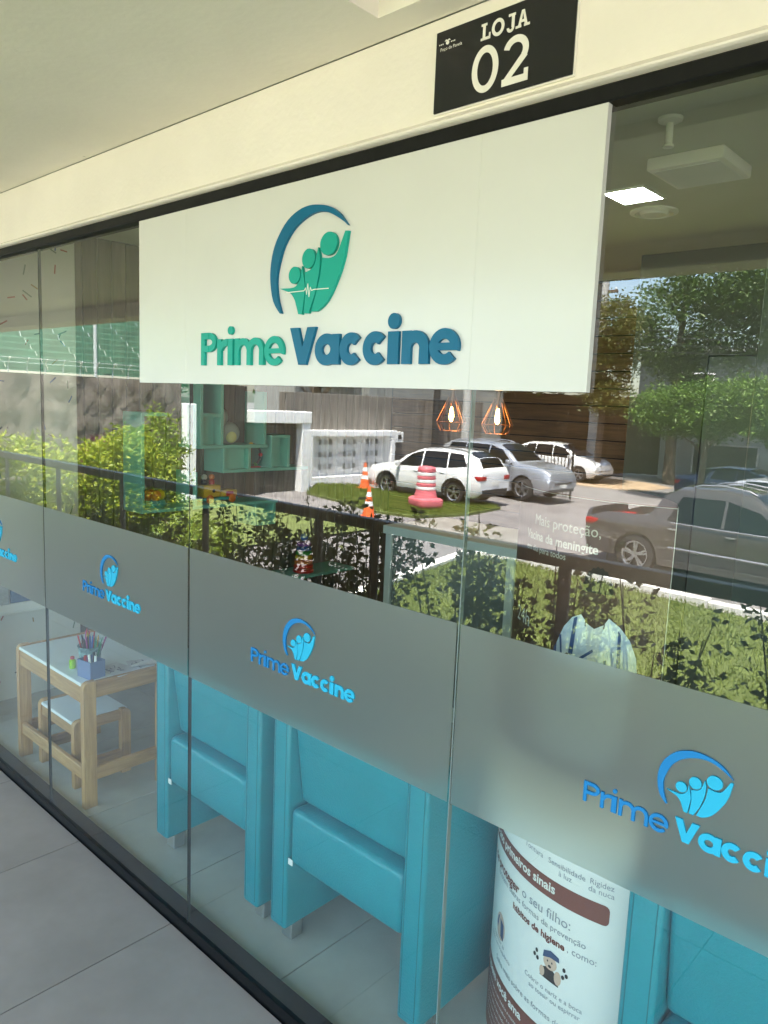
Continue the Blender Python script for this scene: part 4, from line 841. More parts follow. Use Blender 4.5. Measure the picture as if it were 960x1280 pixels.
bush('garden_shrub', 'small purple leaved shrub tucked between green shrubs by the stone wall', (-13.0, -5.5, -.85), [(0, 0, 1.35, .45, .5, .5)], 70, 14, .10, 'leaf_purple', .09, gs)
bush('garden_shrub', 'tallest peaked lime shrub before the stone wall', (-12.1, -5.3, -.9), [(0, 0, 1.1, .75, .65, .95), (.1, 0, 1.65, .4, .35, .42), (0, .4, .7, .7, .6, .6)], 340, 16, .11, 'leaf_lime', .10, gs)
bush('garden_shrub', 'mid green bushy shrub beside the peaked lime shrub', (-12.6, -5.95, -1.0), [(0, 0, 1.15, .65, .6, .9), (.3, .1, .6, .7, .6, .6)], 300, 16, .11, 'leaf_mid', .10, gs)
bush('garden_shrub', 'tall slim green shrub next to the white gate portal', (-13.4, -6.75, -1.05), [(0, 0, 1.45, .5, .5, 1.1), (.2, .3, .7, .6, .5, .7)], 300, 16, .11, 'leaf_mid', .10, gs)
bush('garden_shrub', 'low green shrub on the lawn by the driveway mouth', (-10.2, -5.6, -.95), [(0, 0, .35, .6, .6, .45)], 110, 14, .09, 'leaf_mid', .09, gs)
bush('garden_shrub', 'low dark green shrub spreading before the driveway', (-9.3, -4.7, -.8), [(0, 0, .35, .8, .6, .5)], 140, 14, .09, 'leaf_mid', .09, gs)
# ---------------------------------------------------------------- boundary walls at the left
M['stone'] = pbr('rough_stone', (.19, .165, .145), .95, col2=(.08, .066, .058), vscale=3.5, bump=.5, bscale=26, stretch=(1, 1, .55), detail=10)
M['concrete'] = pbr('streaked_concrete', (.25, .225, .20), .9, col2=(.10, .09, .08), vscale=3., stretch=(1, 2.2, .18), bump=.2, bscale=30)
M['whitewall'] = pbr('white_render', (.80, .80, .80), .8, var=.04, vscale=3); M['greensheet'] = pbr('green_sheet', (.006, .055, .028), .8, col2=(.004, .035, .018), vscale=2); M['shutter'] = pbr('brown_shutter', (.040, .033, .029), .6); M['wire'] = pbr('galvanised', (.50, .53, .50), .4, metal=.4)
m = MB(); rows = []
for j in range(19):
    rows.append([(-17.95+random.uniform(-.045, .045), -1.0-9.1*i/56, gz(-18)-.1+3.27*j/18) for i in range(57)])
n_ = 57; m.grid(rows); m.grid([[(-18.4, p[1], p[2]) for p in rows[0]], [(-18.4, p[1], p[2]) for p in rows[-1]]]); m.grid([rows[-1], [(-18.4, p[1], p[2]) for p in rows[-1]]]); 
m.add([rows[0][-1], rows[-1][-1], (-18.4, rows[-1][-1][1], rows[-1][-1][2]), (-18.4, rows[0][-1][1], rows[0][-1][2])], [(0, 1, 2, 3)])
sw = tag(m.build('stone_wall', M['stone'], None, True), 'rough grey stone boundary wall topped by razor wire brackets', 'wall')
rz_ = empty('razor_wire_fence', (-18.1, -6, 2.06), 0, 'row of curved white brackets with strung wire on the stone wall', 'fence')
bk = MB(); bk.tube([(0, 0, 0), (.01, 0, .16), (.04, 0, .30), (.14, 0, .40)], .016, 6); bkm = bk.mesh('bracket', M['wire'], True)
yy = -1.5
while yy > -10.0: inst(bkm, 'bracket', rz_, (0, yy+6, 0)); yy -= .42
for k, (dx, dz) in enumerate(((.0, .05), (.012, .16), (.04, .29), (.13, .39))): MB().tube([(dx, 4.6, dz), (dx, -4.1, dz)], .006, 5).build('wire', M['greensheet'] if k < 2 else M['wire'], rz_)
gr = empty('green_roof', (-19, -6, 2), 0, 'green corrugated sheet roof rising behind the stone wall', 'roof')
def corr(y0, w_):      # sheets laid across the fall, their ribs level
    return MB().grid([[(-18.75-4.75*i/60, y, 2.15+2.6*i/60+(.035 if i % 4 < 2 else -.035)) for y in (y0, y0-w_)] for i in range(61)])
for i in range(12): child(corr(.0-1.0*i, .985), 'sheet', M['greensheet'], gr)
child(MB().box(-23.6, -18.7, -12.0, .0, 1.0, 1.7), 'support_wall', M['concrete'], gr)
pl_ = MB(); pl_.tube([(-18.55, -8.0, gz(-18)), (-18.55, -8.0, 4.2)], .045, 10); tag(pl_.build('pole', M['wire'], None, True), 'slim pale pole rising behind the stone wall', 'pole')
# white tiled pilaster, then dark boards standing in for a shaded opening
ps = MB(); ps.bev(-18.3, -17.7, -10.42, -10.12, gz(-18)-.1, 1.55, .01, 1); tag(ps.build('pilaster', M['whitewall']), 'slim white pilaster ending the stone wall beside the dark boards of the shaded opening', 'pillar')
sg = empty('shade_boards', (-18, -11.4, gz(-18)), 0, 'tall dark brown boards in place of the shaded opening between the white pilaster and the portal', 'gate')
for i in range(12): child(MB().bev(-18.1, -18.05, -10.435-.161*i-.157, -10.435-.161*i, gz(-18), 2.1, .004, 1), 'board', M['shutter'], sg)
# white gate portal
pt = empty('gate_portal', (-17.9, -13.5, gz(-18)), 0, 'white rendered gate portal with dark brown shutter', 'gate'); g0 = gz(-18)
child(MB().bev(-18.25, -17.75, -12.60, -12.40, g0-.1, 1.045, .01, 1), 'side_jamb', M['shutter'], pt); child(MB().bev(-18.25, -17.75, -14.60, -14.25, g0-.1, 1.045, .02, 1), 'pillar', M['whitewall'], pt); child(MB().bev(-18.28, -17.72, -14.63, -12.37, 1.05, 1.42, .02, 1), 'lintel', M['whitewall'], pt)
zz = g0+.02
while zz < 1.04: child(MB().bev(-18.05, -18.02, -14.245, -12.605, zz, zz+.094, .004, 1), 'shutter_slat', M['shutter'], pt); zz += .1
# concrete wall with white meter niche
cw = MB(); cw.bev(-19.35, -19.0, -25.5, -14.62, gz(-19)-.1, 2.02, .01, 1); tag(cw.build('concrete_wall', M['concrete']), 'tall streaked concrete boundary wall behind the white meter niche', 'wall')
M['palerail2'] = pbr('meter_grey', (.16, .16, .165), .4); M['polec'] = pbr('pole_concrete', (.42, .42, .40), .8, var=.12, vscale=6)
nc = empty('meter_niche', (-18.8, -17.4, gz(-19)), 0, 'white framed utility meter niche against the concrete wall', 'utility box'); n0 = gz(-19)
for (y0, y1, z0, z1, nm) in ((-15.45, -15.05, n0-.1, .60, 'side_pillar'), (-19.5, -19.3, n0-.1, .60, 'side_pillar'), (-19.55, -15.0, .603, .80, 'cornice'), (-19.298, -15.452, n0-.1, n0+.28, 'base')): child(MB().bev(-18.998, -18.55, y0, y1, z0, z1, .012, 1), nm, M['whitewall'], nc)
child(MB().box(-18.99, -18.90, -19.297, -15.453, n0+.281, .602), 'back_panel', M['kerb'], nc); child(MB().bev(-18.998, -18.50, -15.0, -14.66, n0-.1, n0+.75, .012, 1), 'low_wall', M['whitewall'], nc)
for g_ in range(3):
    for r_ in range(3):
        for c_ in range(3):
            y0 = -16.0-1.15*g_-.24*c_; child(MB().bev(-18.899, -18.86, y0-.11, y0, n0+.50+.42*r_, n0+.68+.42*r_, .006, 1), 'meter_window', M['polec'] if c_ == 1 else M['palerail2'], nc)
child(MB().bev(-18.999, -18.80, -20.2, -19.75, .35, .75, .01, 1), 'meter_box', M['white'], nc); child(MB().bev(-18.799, -18.785, -20.08, -19.9, .48, .64, .004, 1), 'meter_window', M['dark'], nc)
# dark plank backdrop added behind the parked cars to keep the reflection there dark
M['timber'] = wood('backdrop_timber', (.050, .032, .020), (.022, .014, .009), 'Z', .8)
tf = empty('dark_backdrop', (-22, -27.5, gz(-22)), atan2(-8.5, 9.5), 'added dark plank backdrop behind the parked cars', 'fence')
pm = MB().bev(0, .2495, -.02, .02, -.1, 3.5, .006, 1).mesh('plank', M['timber'])
for i in range(51): inst(pm, 'plank', tf, (.25*i, .021*(i % 2), random.uniform(-.03, .03)))
# ---------------------------------------------------------------- poles, gate, cones, drum
M['polec'] = pbr('pole_concrete', (.42, .42, .40), .8, var=.12, vscale=6); M['ironblack'] = pbr('black_iron', (.012, .012, .013), .4)
def pole(x, y, r0, h, mat, label, name='utility_pole'):
    r = empty(name, (x, y, gz(x)), 0, label, 'pole'); MB().lathe([(r0*1.15, -.1), (r0, h*.5), (r0*.75, h)], n=14).build('shaft', M[mat], r, True)
    MB().bev(-.6, .6, -.05, .05, h-.6, h-.48, .01, 1).build('crossarm', M['bark'], r)
    for x_ in (-.5, 0, .5): MB().lathe([(.03, h-.479), (.05, h-.44), (.03, h-.38)], (x_, 0, 0), 'Z', 10).build('insulator', M['white'], r, True)
pole(-18.4, -21.6, .13, 7.5, 'dark', 'dark steel utility pole at the end of the concrete wall'); pole(-17.7, -22.6, .17, 8.5, 'polec', 'pale concrete utility pole beside the dark steel pole'); pole(-15.6, -29.0, .22, 8.5, 'polec', 'stout pale concrete pole behind the white hatchback')
for k in range(4):
    z0 = 5.6+.28*k-1.1; a = Vector((-15.6, -29.0, z0)); b = Vector((10., -33.0, z0+.2)); c = MB(); c.tube([a.lerp(b, t/12)+Vector((0, 0, -1.3*(1-(2*t/12-1)**2)*.4)) for t in range(13)], .018, 5)
    tag(c.build('power_line', M['dark']), 'black overhead power line running from the stout concrete pole, '+['lowest', 'second lowest', 'second highest', 'highest'][k]+' of four', 'cable', 'overhead power lines')
ig = empty('barred_gate', (-12.8, -22.2, gz(-13)), R(176), 'black iron gate of upright bars in front of the white hatchback', 'gate'); h_ = 1.75
for z in (.12, .95, h_-.04): MB().box(.0, 2.4, -.012, .012, z, z+.035).build('crossbar', M['ironblack'], ig)
bm_ = MB().box(-.011, .011, -.0115, .0115, .0, 1).mesh('bar', M['ironblack'])
for i in range(19):
    o = inst(bm_, 'bar', ig, (.13*i+.02, .026, .06)); o.scale = (1, 1, 1.68)
MB().bev(-.05, .0, -.03, .03, -.05, h_+.08, .004, 1).build('post', M['ironblack'], ig)
M['cone'] = pbr('cone_orange', (.75, .13, .03), .5); M['conew'] = pbr('cone_white', (.78, .78, .76), .5); M['pinkp'] = pbr('faded_pink', (.62, .14, .17), .55, var=.12, vscale=6)
def cone(x, y, s, label, z=0.):
    r = empty('traffic_cone', (x, y, gz(x)+z), 0, label, 'cone', 'orange traffic cones'); MB().bev(-.2*s, .2*s, -.2*s, .2*s, 0, .035*s, .01, 2).build('base', M['cone'], r, 30)
    z0 = lambda t: .035*s+.70*s*t
    rad = lambda t: (.15-.12*t)*s
    for a, b, mt, nm in ((0, .34, 'cone', 'shell'), (.3405, .50, 'conew', 'reflective_band'), (.5005, .66, 'cone', 'shell'), (.6605, .82, 'conew', 'reflective_band'), (.8205, 1., 'cone', 'shell')): MB().lathe([(rad(a), z0(a)), (rad(b), z0(b))], n=20).build(nm, M[mt], r, 60)
cone(-13.6, -13.0, 1.10, 'orange traffic cone with white bands on the pavement in front of the island'); cone(-17.2, -16.55, 1.15, 'reddish orange traffic cone on the island by the meter niche', .07)
dr = empty('barrier_drum', (-13.65, -15.4, gz(-13.9)+.07), R(20), 'faded pink and white plastic barrier drum on the grass island', 'barrier')
b = MB(); b.bev(-.50, .50, -.42, .42, 0, .34, .10, 3); b.build('foot', M['pinkp'], dr, 40); MB().lathe([(.40, .30), (.36, .45), (.34, .58)], n=24).build('collar', M['pinkp'], dr, True)
for k in range(6): z0 = .5805+.115*k; MB().lathe([(.31-.006*k, z0), (.335-.006*k, z0+.02), (.335-.006*k, z0+.09), (.31-.006*k, z0+.113)], n=24).build('ring', M['pinkp'] if k % 2 else M['conew'], dr, True)
MB().lathe([(.30, 1.271), (.26, 1.33), (.12, 1.35)], n=24).build('cap', M['pinkp'], dr, True)
dr.scale = (.86, .86, .88)
# ================================================================ VEHICLES
def paint(name, col, metal=.0, rough=.28): return pbr(name, col, rough, metal=metal, coat=1.0, spec=.5)
M['p_white'] = paint('paint_white', (.76, .77, .78)); M['p_silver'] = paint('paint_silver', (.46, .48, .52), .55, .32); M['p_grey'] = paint('paint_dark_grey', (.080, .070, .066), .25, .24); M['p_blue'] = paint('paint_navy', (.012, .025, .075), .3); M['p_black'] = paint('paint_black', (.012, .013, .016), .2)
M['carglass'] = pbr('car_glass', (.006, .008, .010), .05, spec=.35); M['trim'] = pbr('black_trim', (.018, .018, .019), .5); M['tyre'] = pbr('tyre_rubber', (.020, .020, .021), .8); M['alloy'] = pbr('alloy', (.50, .50, .51), .3, metal=.85); M['lampr'] = pbr('red_lens', (.40, .012, .012), .15); M['lampw'] = pbr('clear_lens', (.62, .66, .70), .1, spec=.8); M['seam'] = pbr('door_seam', (.01, .01, .01), .7)
def lerp_tab(tab, x):
    if x <= tab[0][0]: return tab[0][1]
    for (a, b), (c, d) in zip(tab[:-1], tab[1:]):
        if x <= c:
            t = (x-a)/(c-a); t = t*t*(3-2*t)*.35+t*.65; return b+(d-b)*t
    return tab[-1][1]
def bool_cut(o, cutter):
    md = o.modifiers.new('c', 'BOOLEAN'); md.object = cutter; md.operation = 'DIFFERENCE'; md.solver = 'EXACT'
    bpy.context.view_layer.update(); me = bpy.data.meshes.new_from_object(o.evaluated_get(bpy.context.evaluated_depsgraph_get())); o.modifiers.clear(); old = o.data; o.data = me; me.name = old.name; bpy.data.meshes.remove(old); bpy.data.objects.remove(cutter)
def car(name, label, cat, loc, rz, L, W, prof, belt, wheels, rw, mat, windows, shield, rear, clear=.22, taper=.30, clad=False, rails=False, bed=None, group='parked cars', tum=.30):
    """local x forward, y left; prof/belt: tables of (x, z) over the length"""
    r = empty(name, loc, rz, label, cat, group); x0, x1 = -L/2, L/2
    top = lambda x: lerp_tab(prof, x)
    bel = lambda x: min(lerp_tab(belt, x), top(x)-.015)
    def hwid(x):
        u = abs(x)/(L/2); k = 1-taper*.38*max(0, (u-.55)/.45)**2.2; return W/2*k
    def clr(x):
        u = abs(x)/(L/2); return clear+.16*max(0, (u-.86)/.14)**1.5
    def sect(x):
        w_, zt, zb, bl = hwid(x), top(x), clr(x), bel(x); hgt = bl-zb
        P = [(0, zb), (w_*.80, zb), (w_*.93, zb+.04*hgt+.01), (w_*.985, zb+.22*hgt), (w_, zb+.48*hgt), (w_*.992, zb+.74*hgt), (w_*.97, zb+.92*hgt), (w_*.945, bl)]
        gh = zt-bl; k = min(gh*tum, w_*.3)
        P += [(w_*.94-k*.35, bl+gh*.35), (w_*.935-k*.72, bl+gh*.74), (w_*.90-k*.95, bl+gh*.92), (w_*.78-k, bl+gh*.985), (w_*.4-k*.3, zt+.012*min(1, gh*3)), (0, zt+.016*min(1, gh*3))]
        return P
    def ysurf(x, z):
        P = sect(x)[7:12]
        for (a, b), (c, d) in zip(P[:-1], P[1:]):
            if z <= d: t = max(0, min(1, (z-b)/max(d-b, 1e-4))); return a+(c-a)*t
        return P[-1][0]
    def ylow(x, z):
        P = sect(x)[1:8]
        for (a, b), (c, d) in zip(P[:-1], P[1:]):
            if z <= d: t = max(0, min(1, (z-b)/max(d-b, 1e-4))); return a+(c-a)*t
        return P[-1][0]
    def zsurf(x, y):
        P = sect(x)[9:]
        for (a, b), (c, d) in zip(P[:-1], P[1:]):
            if abs(y) >= c: t = max(0, min(1, (abs(y)-a)/(c-a if abs(c-a) > 1e-5 else 1e-5))); return b+(d-b)*t
        return P[-1][1]
    xs_ = sorted(set([round(x0+L*i/56, 4) for i in range(57)]+[round(q[0], 4) for q in prof if x0 < q[0] < x1]))
    m = MB(); rings = []
    for x in xs_:
        S_ = sect(x); full = S_+[(-y, z) for y, z in S_[-2:0:-1]]; rings.append([(x, y, z) for y, z in full])
    n = len(rings[0])
    vs = [p for q in rings for p in q]; fs = [(i*n+k, i*n+(k+1) % n, (i+1)*n+(k+1) % n, (i+1)*n+k) for i in range(len(rings)-1) for k in range(n)]
    fs += [list(range(n))[::-1], list(range((len(rings)-1)*n, len(rings)*n))]
    m.add(vs, fs); body = m.build('body', mat, None, 38)
    cu = MB()
    for xw in wheels:
        for s in (1, -1):
            a, b = (W/2-.30, W/2+.2) if s > 0 else (-W/2-.2, -W/2+.30); cu.lathe([(rw*1.13, a), (rw*1.13, b)], (xw, 0, rw*1.02), 'Y', 28)
    if bed: cu.box(bed[0], bed[1], -W/2+.10, W/2-.10, bed[2], bed[2]+1.2)
    bool_cut(body, cu.build('cut', M['trim'])); body.parent = r
    body.data.polygons.foreach_set('use_smooth', [True]*len(body.data.polygons)); body.data.set_sharp_from_angle(angle=R(36))
    # wheels
    for xw in wheels:
        for s in (1, -1):
            yo = s*(W/2-.02); yi = s*(W/2-.25)
            t = MB(); t.lathe([(rw*.66, yi), (rw*.97, yi+s*.015), (rw, yi+s*.05), (rw, yo-s*.05), (rw*.97, yo-s*.015), (rw*.70, yo), (rw*.66, yo-s*.02)], (xw, 0, rw), 'Y', 30, caps=False); wo_ = t.build('wheel', M['tyre'], r, 35)
            q = MB(); q.lathe([(rw*.67, yo-s*.004), (rw*.69, yo+s*.003), (rw*.62, yo-s*.012), (rw*.62, yo-s*.09)], (xw, 0, rw), 'Y', 30, caps=False)
            for k in range(5):
                for dd in (-.13, .13):
                    a = 2*pi*k/5+dd+.3; Tm = Matrix.Translation((xw, yo-s*.028, rw)) @ Matrix.Rotation(-a, 4, 'Y'); q.box(rw*.10, rw*.64, -.015, .015, -rw*.045, rw*.045, Tm)
            q.lathe([(rw*.16, yo-s*.03), (rw*.15, yo-s*.004), (rw*.05, yo)], (xw, 0, rw), 'Y', 14); q.build('rim', M['alloy'], wo_, 35)
            dsk = MB(); dsk.lathe([(rw*.62, yo-s*.085), (rw*.6, yo-s*.08)], (xw, 0, rw), 'Y', 24); dsk.build('brake_disc', M['trim'], wo_)
            if clad:
                arc = [(xw+rw*1.30*cos(R(a)), rw*1.02+rw*1.30*sin(R(a))) for a in range(-8, 189, 14)]+[(xw+rw*1.12*cos(R(a)), rw*1.02+rw*1.12*sin(R(a))) for a in range(188, -9, -14)]
                mm_ = MB(); n2 = len(arc); mm_.prism(arc, lambda a, b, s=s: (a, s*(ylow(a, max(b, clear+.02))-.02), b), lambda a, b, s=s: (a, s*(ylow(a, max(b, clear+.02))+.014), b)); mm_.build('wheel_arch', M['trim'], r, 40)
    # sills, windows, seams, handles
    for s in (1, -1):
        MB().bev(wheels[1]+rw*1.2, wheels[0]-rw*1.2, *sorted((s*(W/2*.80), s*(W/2*.985+.008))), clear-.02, clear+.12, .02, 2).build('sill_cladding', M['trim'] if clad else mat, r, 40)
        for wnd in windows:
            k = 7; rows = []
            # polygon given as bottom-left, bottom-right, top-right, top-left
            (ax, az), (bx, bz), (cx, cz), (dx, dz) = wnd
            for j in range(k+1):
                v = j/k; row = []
                for i in range(k+1):
                    u = i/k; x = (ax*(1-u)+bx*u)*(1-v)+(dx*(1-u)+cx*u)*v; z = (az*(1-u)+bz*u)*(1-v)+(dz*(1-u)+cz*u)*v; row.append((x, s*(ysurf(x, z)+.006), z))
                rows.append(row)
            MB().grid(rows).build('side_window', M['carglass'], r, 60)
        for xs2 in [w_[0][0]-.03 for w_ in windows[:2]]+[windows[0][1][0]+.02]:
            g_ = MB(); zs = [clear+.14+(bel(xs2)-clear-.15)*i/8 for i in range(9)]; g_.grid([[(xs2-.005, s*(ylow(xs2, z)+.003), z) for z in zs], [(xs2+.005, s*(ylow(xs2, z)+.003), z) for z in zs]]); g_.build('door_seam', M['seam'], r)
        for w_ in windows[:2]:
            xh = w_[0][0]+.06; zh = bel(xh)-.12; MB().bev(xh, xh+.17, *sorted((s*(ylow(xh, zh)+.002), s*(ylow(xh, zh)+.030))), zh-.014, zh+.014, .006, 1).build('door_handle', M['alloy'] if not clad else mat, r)
        xm = windows[0][1][0]-.10; zm = bel(xm)+.07; mr = MB(); ym = ysurf(xm, zm); mr.bev(xm-.06, xm+.07, *sorted((s*(ym+.07), s*(ym+.24))), zm-.05, zm+.09, .03, 3); mr.build('mirror', M['alloy'] if 'grey' in mat.name else mat, r, 40); MB().bev(xm-.02, xm+.03, *sorted((s*(ym-.01), s*(ym+.075))), zm-.03, zm+.01, .008, 1).build('mirror_arm', M['trim'], r)
        if rails:
            a, b = rails; MB().tube([(a+(b-a)*i/8, s*(W/2*.62), top(a+(b-a)*i/8)+.035 if 0 < i < 8 else top(a+(b-a)*i/8)+.0) for i in range(9)], .018, 6).build('roof_rail', M['trim'] if clad else M['alloy'], r, True)
    def patch(xa, xb, f0, name, k=9, off=.006):
        rows = []
        for i in range(k+1):
            x = xa+(xb-xa)*i/k; wtop = (sect(x)[11][0])*f0; rows.append([(x, wtop*(2*j/k-1), zsurf(x, wtop*(2*j/k-1))+off) for j in range(k+1)])
        MB().grid(rows).build(name, M['carglass'], r, 60)
    if shield: patch(shield[0], shield[1], 1.05, 'windshield')
    if rear: patch(rear[0], rear[1], 1.0, 'rear_window')
    zf, zr = bel(x1-.05), bel(x0+.05)
    for s in (1, -1):
        wf = hwid(x1-.12); Th = MB(); Th.bev(x1-.34, x1-.02, *sorted((s*(wf*.52), s*(wf*.985))), zf-.17, zf-.05, .03, 2); Th.build('headlight', M['lampw'], r, 40)
        wr_ = hwid(x0+.1); Th = MB(); Th.bev(x0-.008, x0+.30, *sorted((s*(wr_*.60), s*(wr_*1.005))), zr-.22, zr-.08, .02, 2); Th.build('taillight', M['lampr'], r, 40)
    MB().bev(x1-.08, x1+.012, -hwid(x1)*.62, hwid(x1)*.62, clear+.30, zf-.12, .02, 2).build('grille', M['trim'], r, 40); MB().bev(x1+.0125, x1+.02, -.20, .20, clear+.20, clear+.30, .003, 1).build('number_plate', M['kerb'], r)
    MB().bev(x1-.25, x1+.004, -hwid(x1)*.86, hwid(x1)*.86, clear+.05, clear+.17, .03, 2).build('front_bumper', M['trim'], r, 40); MB().bev(x0-.02, x0+.25, -hwid(x0)*.9, hwid(x0)*.9, clear+.06, clear+.30, .04, 2).build('rear_bumper', M['trim'], r, 40)
    MB().bev(x0-.03, x0-.02, -.20, .20, zr-.36 if not bed else clear+.3, zr-.25 if not bed else clear+.41, .003, 1).build('number_plate', M['kerb'], r)
    return r
# white compact suv, nose towards the stone wall
SUV = dict(prof=[(-2.23, .95), (-2.18, 1.10), (-1.95, 1.42), (-1.55, 1.58), (-.6, 1.635), (.1, 1.60), (.55, 1.42), (1.05, 1.08), (1.6, 1.02), (2.0, .92), (2.18, .80), (2.23, .66)], belt=[(-2.23, .98), (-1.2, 1.05), (.9, 1.0), (2.0, .90), (2.23, .66)])
car('parked_suv', 'white compact SUV with black wheel arches parked behind the barrier drum', 'car', (-15.17, -17.72, gz(-15.2)), R(177), 4.46, 1.825, SUV['prof'], SUV['belt'], (1.32, -1.32), .345, M['p_white'],
    [[(-.02, 1.04), (.90, 1.01), (.42, 1.40), (-.02, 1.53)], [(-1.00, 1.07), (-.08, 1.04), (-.08, 1.535), (-.95, 1.545)], [(-1.72, 1.16), (-1.06, 1.08), (-1.02, 1.54), (-1.50, 1.50)]], (.14, .98), (-2.15, -1.60), .20, .30, True, (-1.6, .0))
BIG = dict(prof=[(-2.4, 1.0), (-2.36, 1.25), (-2.2, 1.62), (-1.9, 1.78), (-.6, 1.825), (.2, 1.78), (.62, 1.58), (1.15, 1.20), (1.7, 1.15), (2.15, 1.05), (2.36, .92), (2.4, .72)], belt=[(-2.4, 1.08), (-1.2, 1.16), (1.0, 1.12), (2.1, 1.02), (2.4, .72)])
car('parked_suv', 'large silver SUV with its nose past the white SUV', 'car', (-14.68, -20.85, gz(-14.7)), R(2), 4.80, 1.86, BIG['prof'], BIG['belt'], (1.42, -1.33), .385, M['p_silver'],
    [[(-.05, 1.16), (.98, 1.13), (.46, 1.58), (-.05, 1.71)], [(-1.10, 1.18), (-.11, 1.16), (-.11, 1.715), (-1.06, 1.73)], [(-1.95, 1.22), (-1.16, 1.18), (-1.12, 1.73), (-1.82, 1.70)]], (.28, 1.08), (-2.30, -2.0), .26, .30, False, (-1.8, .0))
HAT = dict(prof=[(-1.98, .9), (-1.93, 1.10), (-1.75, 1.42), (-1.4, 1.52), (-.5, 1.55), (.15, 1.50), (.55, 1.34), (1.15, 1.02), (1.5, .96), (1.8, .84), (1.95, .70), (1.98, .58)], belt=[(-1.98, .95), (-1.0, .99), (1.0, .93), (1.75, .82), (1.98, .58)])
car('parked_hatchback', 'white hatchback standing behind the barred gate', 'car', (-16.45, -28.1, gz(-16.4)), R(2), 3.96, 1.74, HAT['prof'], HAT['belt'], (1.26, -1.20), .32, M['p_white'],
    [[(-.05, .98), (.95, .95), (.42, 1.36), (-.05, 1.45)], [(-.95, 1.0), (-.11, .98), (-.11, 1.455), (-.9, 1.46)], [(-1.6, 1.08), (-1.0, 1.01), (-.95, 1.46), (-1.4, 1.42)]], (.22, 1.08), (-1.9, -1.5), .17, .30)
PK = dict(prof=[(-2.65, 1.14), (-2.62, 1.20), (-1.28, 1.22), (-1.22, 1.28), (-.98, 1.62), (-.70, 1.75), (.1, 1.80), (.65, 1.74), (1.05, 1.52), (1.55, 1.20), (2.0, 1.15), (2.4, 1.07), (2.6, .95), (2.65, .75)], belt=[(-2.65, 1.12), (-1.0, 1.16), (1.4, 1.14), (2.35, 1.04), (2.65, .75)])
pk = car('pickup_truck', 'dark grey double cab pickup truck parked along the lawn kerb', 'pickup', (-4.98, -14.32, gz(-5)), R(2.5), 5.30, 1.86, [(a, b*(1.07 if b > 1.5 else 1.03)) for a, b in PK['prof']], PK['belt'], (1.64, -1.46), .41, M['p_grey'],
    [[(.26, 1.17), (1.33, 1.16), (.86, 1.54), (.26, 1.69)], [(-.86, 1.20), (.20, 1.17), (.20, 1.70), (-.62, 1.69)]], (.72, 1.48), (-1.18, -.94), .30, .22, False, (-.5, .7), (-2.55, -1.36, .72), tum=.22)
for s in (1, -1): MB().tube([(-.75, s*.915, 1.17), (.2, s*.92, 1.155), (1.3, s*.915, 1.15)], .012, 6).build('chrome_strip', M['alloy'], pk, True); MB().tube([(-.75, s*.955, .68), (1.2, s*.955, .66)], .018, 6).build('side_moulding', M['alloy'], pk, True)
SED = dict(prof=[(-2.25, .90), (-2.2, 1.02), (-1.6, 1.10), (-1.05, 1.38), (-.5, 1.46), (.2, 1.43), (.6, 1.28), (1.15, .98), (1.7, .92), (2.1, .80), (2.25, .6)], belt=[(-2.25, .92), (-1.2, .99), (1.0, .93), (2.0, .80), (2.25, .6)])
SW = [[(-.05, .98), (.95, .95), (.42, 1.28), (-.05, 1.38)], [(-.95, 1.0), (-.11, .98), (-.11, 1.385), (-.82, 1.36)]]
car('parked_sedan', 'navy blue sedan parked before the grey building', 'car', (-8.55, -27.0, gz(-8.5)), R(3), 4.5, 1.78, SED['prof'], SED['belt'], (1.38, -1.30), .32, M['p_blue'], SW, (.3, 1.08), (-1.5, -.95), .17, .32)
car('parked_sedan', 'silver grey sedan with sky in its windscreen beyond the black sedan', 'car', (-6.4, -23.4, gz(-6.4)), R(4), 4.5, 1.80, SED['prof'], SED['belt'], (1.38, -1.30), .32, M['p_silver'], SW, (.3, 1.08), (-1.5, -.95), .17, .32)
car('parked_sedan', 'black sedan standing just behind the pickup truck', 'car', (-3.9, -18.6, gz(-3.9)), R(3), 4.5, 1.78, SED['prof'], SED['belt'], (1.38, -1.30), .32, M['p_black'], SW, (.3, 1.08), (-1.5, -.95), .17, .32)
# ================================================================ BUILDINGS AND TREES BEYOND
M['greywall'] = pbr('grey_render', (.34, .35, .33), .85, col2=(.25, .26, .25), vscale=.8); M['darkdoor'] = pbr('garage_dark', (.025, .025, .026), .5); M['whitebrick'] = pbr('white_block', (.62, .64, .68), .8, var=.05, vscale=3); M['slate'] = pbr('slate_clad', (.04, .048, .05), .6)
def building(label, loc, rz, W, D, H, mat, openings, roof=.25):
    r = empty('building', loc, rz, label, 'building'); MB().box(-W/2, W/2, -D, 0, -.3, H).build('wall', mat, r); MB().box(-W/2-.2, W/2+.2, -D-.2, .2, H+.002, H+roof).build('roof', M['greywall'], r)
    for (x0, x1, z0, z1, kind) in openings:
        o = MB(); o.box(x0, x1, .003, .03, z0, z1); w_ = o.build('garage_door' if kind == 'g' else 'window', M['darkdoor'] if kind == 'g' else M['carglass'], r)
        f = MB(); f.box(x0-.08, x0-.001, .003, .09, z0-.0, z1+.08); f.box(x1+.001, x1+.08, .003, .09, z0, z1+.08); f.box(x0, x1, .003, .09, z1+.001, z1+.08)
        if kind != 'g': f.box(x0-.1, x1+.1, .003, .14, z0-.08, z0-.001)
        f.build('frame', M['polec'] if kind == 'g' else M['white'], w_)
        if kind == 'g':
            k = int((z1-z0)/.28)
            for j in range(1, k): MB().box(x0+.02, x1-.02, .0305, .045, z0+(z1-z0)*j/k-.01, z0+(z1-z0)*j/k+.01).build('door_rib', M['dark'], w_)
    return r
